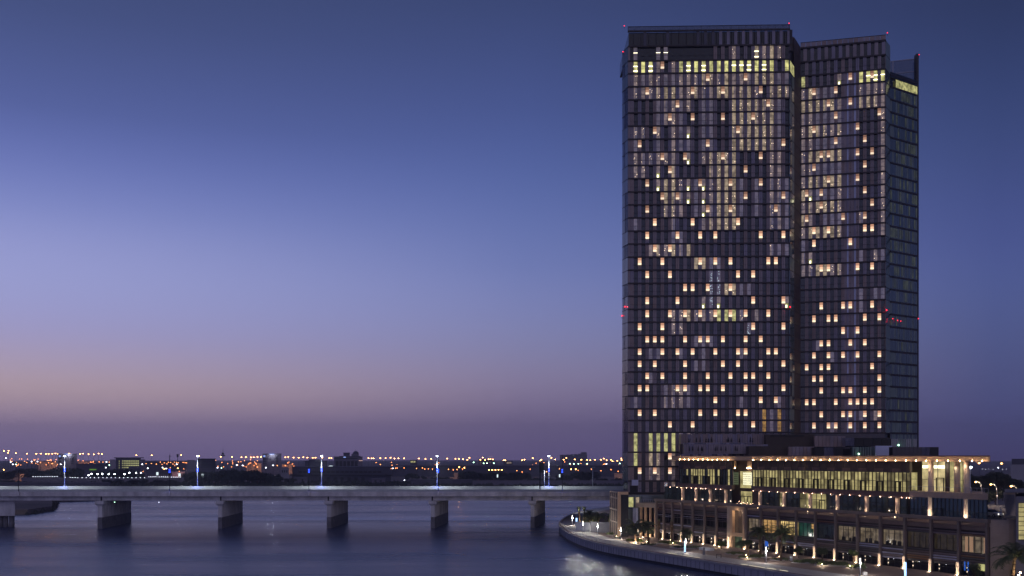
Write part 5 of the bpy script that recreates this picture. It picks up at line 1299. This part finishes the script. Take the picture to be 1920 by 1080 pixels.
# viaduct and banks
vd=thing('viaduct','long low elevated highway with a dark solid parapet','viaduct')
q=MB(); q.hexa([(xat(700,1180),1180,2),(xat(1420,1180),1180,2),(xat(1420,1180),1200,2),(xat(700,1180),1200,2),(xat(760,1180),1180,zat(873.5,1180)),(xat(1420,1180),1180,zat(873.5,1180)),(xat(1420,1180),1200,zat(873.5,1180)),(xat(760,1180),1200,zat(873.5,1180))]); q.build('embankment',m_fard,vd)
q=MB(); q.wbox(xat(730,1178),xat(1420,1178),1177.5,1178.5,zat(873.4,1178),zat(871.4,1178)); q.build('parapet',m_far,vd)
def lowwall(lab,u0,u1,vt,vb,d,m):
    t=thing('retaining_wall',lab,'wall'); q=MB(); q.wbox(xat(u0,d),xat(u1,d),d,d+1.2,2.0,zat(vt,d)); q.build('wall_face',m,t); q=MB(); q.wbox(xat(u0,d),xat(u1,d),d-.15,d+1.3,zat(vt,d)+.01,zat(vt,d)+.35); q.build('coping',m_far,t)
lowwall('long bluish retaining wall on the far bank beside the tower',886,1180,901.5,909,800,m_far)
lowwall('dark retaining wall under the far bank trees in the middle',770,885,899.5,908,815,m_fard)
lowwall('low grey retaining wall behind the left half of the bridge',-60,205,905,911,760,m_fard)
lowwall('low wall with white lamps along the far bank promenade',40,345,895.8,899,860,m_far)
# rough ground cover along the bank
q=MB(); r=random.Random(5)
for _ in range(2600):
    d=r.uniform(760,900); u=r.uniform(-80,1200); c=Vector((xat(u,d),d,2.2)); s=r.uniform(1.0,3.2)
    for k in range(4):
        a=Vector((r.gauss(0,1),r.gauss(0,1),0)).normalized()*s; o_=Vector((r.uniform(-1,1),r.uniform(-1,1),0)); q.face([c+o_-a*.7,c+o_+a*.7,c+o_+a*.2+Vector((0,0,s*r.uniform(.5,1.1)))])
o=q.build('undergrowth',m_leafd,kind='stuff'); tag(o,'dark scrub covering the far river bank','undergrowth')
# far trees
protos=[]
def fartree(seed,h,rad):
    r=random.Random(seed); t=thing('bank_tree','','tree','dark trees on the far bank')
    q=MB(); q.path([Vector((0,0,-.3)),Vector((.2,0,h*.3)),Vector((0,0,h*.6))],[.35,.28,.1],0,6); bl=[]
    for k in range(8):
        a=k*2.4; rr=rad*r.uniform(.25,.7); bl.append(((rr*math.cos(a),rr*math.sin(a),h*r.uniform(.35,.78)),(rad*.46,rad*.46,h*.2)))
    q.build('trunk',m_bark,t); leafmesh(bl,1.2*26,.55,seed).build('crown',m_leafd,t); return t
P0=[fartree(41,9,5.5),fartree(42,11,5),fartree(43,8,7)]
spots=[]
def grove(u0,u1,n,vt0,vt1,d0,d1,seed):
    r=random.Random(seed)
    for k in range(n): spots.append((u0+(u1-u0)*(k+r.random()*.8)/n,r.uniform(vt0,vt1),r.uniform(d0,d1)))
grove(-10,25,4,876,884,900,980,1); grove(30,62,4,873,880,1000,1080,2); grove(66,120,9,874,884,900,1000,3); grove(112,150,6,874,882,940,1000,4)
grove(180,262,9,876,884,960,1020,5); grove(345,372,5,883,890,860,930,6); grove(372,420,8,880,889,850,930,7); grove(420,480,13,877,888,840,930,8); grove(480,530,9,884,893,840,900,9)
grove(196,275,8,896,901,790,840,10); grove(540,556,2,892,898,840,860,11); grove(760,800,4,886,892,950,1000,12); grove(868,885,3,880,884,900,930,13); grove(890,935,8,882,890,880,940,14); grove(935,992,11,883,890,880,960,15); grove(1085,1115,5,880,886,880,930,16); grove(1050,1068,3,886,890,900,930,17); grove(1115,1168,7,893,899,850,900,18); grove(990,1050,6,893,898,850,900,19); grove(280,330,5,897,902,800,840,20); grove(800,870,8,893,898,850,900,21); grove(0,60,6,898,904,800,850,22)
zones=[(-40,62,'at the left edge of the far bank'),(62,160,'below the left slab block'),(160,285,'before the lit office block'),(285,425,'around the broad dark block'),(425,560,'left of the long hall'),(560,860,'right of the long hall'),(860,1000,'under the viaduct'),(1000,1200,'near the tower')]
cnt={}
spots.sort()
for i,(u,vt,d) in enumerate(spots):
    zn=next(z for z in zones if z[0]<=u<z[1]); c=cnt.get(zn[2],0); cnt[zn[2]]=c+1
    lab='dark far tree %s, %s from the left'%(zn[2],ordn(c)); k=i%3; h=max(3.5,zat(vt,d)-2.2); hs=(9,11,8)[k]
    sc=h/hs; loc=(xat(u,d),d,2.2)
    s3=(sc*1.15,sc*1.15,sc)
    if i<3: o=P0[k]; o.location=loc; o.scale=s3; o['label']=lab; o.rotation_euler=(0,0,i)
    else: dup(P0[k],loc,lab,i*1.3,s3)
# masts
t=thing('radio_mast','lattice radio mast with a small platform','mast',loc=(xat(418,1150),1150,2.2)); d=1150; H=zat(839.5,d)-2.2
q=MB(); q.tube((0,0,0),(0,0,H),.55,.15,0,4); q.build('pole',m_poled,t); q=MB(); q.wbox(-2.4,2.4,-1,1,H*.71,H*.75); q.wbox(-1.2,1.2,-.8,.8,H*.76,H*.83); q.build('platform',m_poled,t)
t=thing('radio_mast','thin antenna mast behind a blue-lit bridge post','mast',loc=(xat(318.4,1150),1150,2.2)); q=MB(); q.tube((0,0,0),(0,0,zat(849,1150)-2.2),.45,.15,0,4); q.build('pole',m_poled,t); q=MB(); q.wbox(0,1.4,-.2,.2,23.5,24.2); q.build('antenna',m_poled,t)
t=thing('floodlight_mast','unlit floodlight mast with a square head','mast',loc=(xat(333,1150),1150,2.2)); h=zat(857,1150)-2.2; q=MB(); q.tube((0,0,0),(0,0,h),.4,.3,0,6); q.build('pole',m_poled,t); q=MB(); q.wbox(-1.0,1.0,-.3,.3,h,h+3.4); q.build('head',m_poled,t)
# far lamps
def farlamp(name,m,w_,h,hp,grp):
    t=bpy.data.objects.new(name,None); q=MB(); q.tube((0,0,-hp),(0,0,0),.22,.12,1,5,False); q.bulb((0,0,0),w_,0,h); me=q.mesh(name,[m,m_poled]); return me,grp
LK={'hi':farlamp('highway_lamp',m_or_l,1.0,.62,26,'orange high-mast lamps on the skyline'),
 'or':farlamp('yard_lamp',m_or_l,.62,.5,9,'orange lamps among the far buildings'),
 'os':farlamp('yard_lamp',m_or_s,.44,.6,9,'orange lamps among the far buildings'),
 'st':farlamp('white_flood_lamp',m_white_l,.62,.55,8,'white flood lamps on the far promenade'),
 'wh':farlamp('white_lamp',m_wh_s,.75,.55,8,'white lamps on the far bank'),
 'ws':farlamp('promenade_lamp',glow('promenade white',(235,240,255),4.5),.40,.28,3,'low white lamps along the far promenade'),
 'gr':farlamp('green_lamp',m_gr_s,.8,.6,9,'green white lamps on the far bank')}
FL=[]
def add(kind,d,pts):
    for p in pts: FL.append((kind,p[0],p[1],d))
add('hi',1500,[(7.5,845.6),(16,845),(14.8,849),(29.6,849.8),(50.5,850.5),(68,850.8),(76.7,850.5),(86.3,851),(91.3,851),(98.3,850.8),(104,850.2),(108.6,851.2),(129.6,850.4),(140.8,851.3),(150.3,851.3),(155.7,850.4),(166,851.5),(175.8,852),(184.8,850.4),(191,851.5),(255.6,853.5),(284.5,853.5),(339.7,853.2),(373.5,854.6),(413.9,856.3),(435.2,856.7),(452.8,857.4),(461,857),(470.7,857.6),(476,857.6),(482.8,857),(489.3,856.7),(514.3,857),(525.4,857.8),(535,857.4),(540.6,857),(550.4,858),(560,858.3),(568.5,857.2),(576.3,858.1),(586.3,858.3),(591.5,858.3),(604.4,858),(617.4,858.9),(621.5,858.5),(691,859),(697,859.3),(700.7,859.3),(713,859),(722.8,859),(732.2,858.3),(739.6,859.8),(747,859.3),(757.6,859.3),(785.4,859.8),(797.8,860.7),(808.5,860.4),(838.5,859.8),(854,860.4),(860.6,860.4),(868,861),(876.3,862.2),(880,858.5),(900.7,862),(905,858),(909.6,862.6),(916,861),(919.5,861),(924,861.3),(944.4,863),(947,863),(979,863),(983.3,862),(999,859),(1013,863.5),(1015,862),(1033.7,858.5),(1041,861.5),(1056.9,862),(1061.9,858.5),(1077.8,861.5),(1090,862),(1100.8,862.4),(1106.8,862.8),(1115.6,861.9),(1126.7,862.2),(1132.5,859.8),(1137.3,862.8),(1145.7,862.2),(1148.7,864.9),(1157.3,864),(1165,859.6),(1165.4,862.6)])
add('hi',900,[(1877.8,869),(1836,868.5)])
add('os',1250,[(300.6,866.6),(308,867.7),(315.7,866.8),(320,867.2),(327,866.7),(331,867),(334,867.7),(343.3,867),(347,867.6),(350,867.6),(274,869.2),(284,869.2),(293,870.2),(304,870.7),(313,869.8),(324,870.2),(46,865),(51.5,861),(66,862.5),(67,869),(95,862),(98.5,869.2),(22,860),(19.5,863.3),(105,861.5),(186,866),(193,866.5),(175,865.2),(416,867),(436.4,868),(427,869.5),(479.5,868.5),(483,875.6),(466,870),(470,868),(520,873),(548,870),(1126,875)])
add('or',1150,[(7,881),(36,882),(66,882),(98,882.5),(266,878.5),(308.4,879),(333.4,878),(255,874)])
add('os',1100,[(729,877),(742,878),(744.6,877.6),(757.6,877.5),(781,878.5),(792,877.3),(796.5,879.5),(803,879),(811,879.7),(841,880),(867,879.5),(969,882.6),(979,885),(994,879.6),(1070.7,880),(1080,880),(1084,882),(1126.7,882.8),(1145.7,880.7),(1159,883.7),(1108.7,879.8),(1021,884),(1025,884.5),(1049,879),(713,871),(735,872.5),(850,881),(857,880.5)])
add('or',1000,[(917,881),(923,881.2),(929,881.2),(934.8,881),(941,881.2),(861,876),(870.7,876.9),(1071,879.8),(1079.5,879.8)])
add('st',900,[(171.5,888.6),(183,888.8),(191.8,888.5),(203.8,889),(214.7,889.2),(233.2,889.2),(242.6,886.6),(255.1,886.6),(166,891)])
add('wh',950,[(264,886.6),(114,870.6),(70.4,865.4),(59.3,865.4),(304.8,876.7),(199.6,866),(198.5,876.7),(266.8,870.5),(331.4,870.5),(407.8,876.9),(498.5,876.9),(455,872.8),(444,872),(512,872.6),(277,878),(312,878.5),(11,859),(20,866.3),(24,870.5),(9,889),(736.5,878.2),(758.5,900.6),(767,907),(1137,870)])
add('gr',1100,[(221.7,889),(888,867),(906.8,868.7),(913,868.7),(926,868.5),(1068.6,869.5),(1076,869.8),(1084.5,869.6),(1101,869.6),(1162,869),(415,877.4),(205,872),(30,870.8)])
add('ws',858,[(62+4.5*k,893.6) for k in range(11)]+[(122.5,895),(131.5,895),(136,895.3),(141,895.2)]+[(146+7.8*k,895.7) for k in range(17)]+[(279+3.9*k,893.9+.05*k) for k in range(16)])
add('wh',1000,[(1821.8,876),(1871.6,877)]); add('ws',1300,[(1842,879.5),(1848,880),(1854,879.2),(1862,880.3),(1880,880),(1887,879.5)])
rq=random.Random(21)
for (u0,u1,v0,v1,n_) in ((20,108,860,875,26),(145,205,862,874,13),(212,350,872,884,14),(395,492,862,876,24),(520,560,866,876,9),(690,830,866,884,14),(840,960,872,884,14),(970,1060,866,884,12),(1060,1165,866,884,22)):
    add('os',1300,[(rq.uniform(u0,u1),rq.uniform(v0,v1)) for _ in range(n_)])
RN={'highway_lamp':'orange skyline lamp','yard_lamp':'small orange lamp','white_flood_lamp':'bright white flood lamp','white_lamp':'single white lamp','promenade_lamp':'low white promenade lamp','green_lamp':'greenish white lamp'}
ZN=[(-10,110,'left of the left slab block'),(110,215,'between left slab and office blocks'),(215,352,'about the lit office block'),(352,495,'about the broad dark block'),(495,626,'about the second slab block'),(626,830,'right of the domed block'),(830,960,'over the viaduct middle'),(960,1050,'left of the road sign'),(1050,1180,'beside the tower'),(1180,1999,'right of the canopy')]
c2={}
FL.sort(key=lambda t:t[1])
for (kd,u,v,d) in FL:
    me,grp=LK[kd]; base=me.name.split('.')[0]; zn=next(z[2] for z in ZN if z[0]<=u<z[1]); k=(base,zn); c=c2.get(k,0); c2[k]=c+1
    o=bpy.data.objects.new(base,me); COL.objects.link(o); o.location=at(u,v,d); tag(o,'%s %s, %s from the left'%(RN[base],zn,ordn(c)),'lamp',grp)
sg=[(295,888.2,'white lit advertising panel left of a blue-lit bridge post'),(336.5,890.3,'white lit advertising panel beside the pink hall'),(380,891.6,'white lit advertising panel among trees right of the second lamp mast'),(932.8,892.3,'narrow white lit panel under the row of five orange lamps'),(1049.3,892,'narrow white lit panel left of the last blue-lit post')]
for (u,v,lab) in sg:
    d=850; t=thing('advert_panel',lab,'sign','lit advertising panels on the far bank',at(u,v,d)); w_=.9 if u<900 else .55; q=MB(); q.wbox(-w_,w_,-.15,.15,-1.3,1.3); q.build('lit_face',m_sign,t); q=MB(); q.wbox(-.15,.15,-.1,.1,-5.4 if v>890 else -6.5,-1.31); q.build('post',m_poled,t)

# ------------------------------------------------------------------ evening haze over the whole place
mh=bpy.data.materials.new('haze air'); mh.use_nodes=True; nh=mh.node_tree; nh.nodes.clear()
vo=nh.nodes.new('ShaderNodeVolumePrincipled'); vo.inputs['Color'].default_value=(.86,.84,.94,1); vo.inputs['Density'].default_value=HAZE; vo.inputs['Anisotropy'].default_value=.2
oh=nh.nodes.new('ShaderNodeOutputMaterial'); nh.links.new(vo.outputs[0],oh.inputs['Volume'])
q=MB(); q.wbox(-3600,3600,-450,4700,-4,172); q.build('haze',mh,kind='stuff')
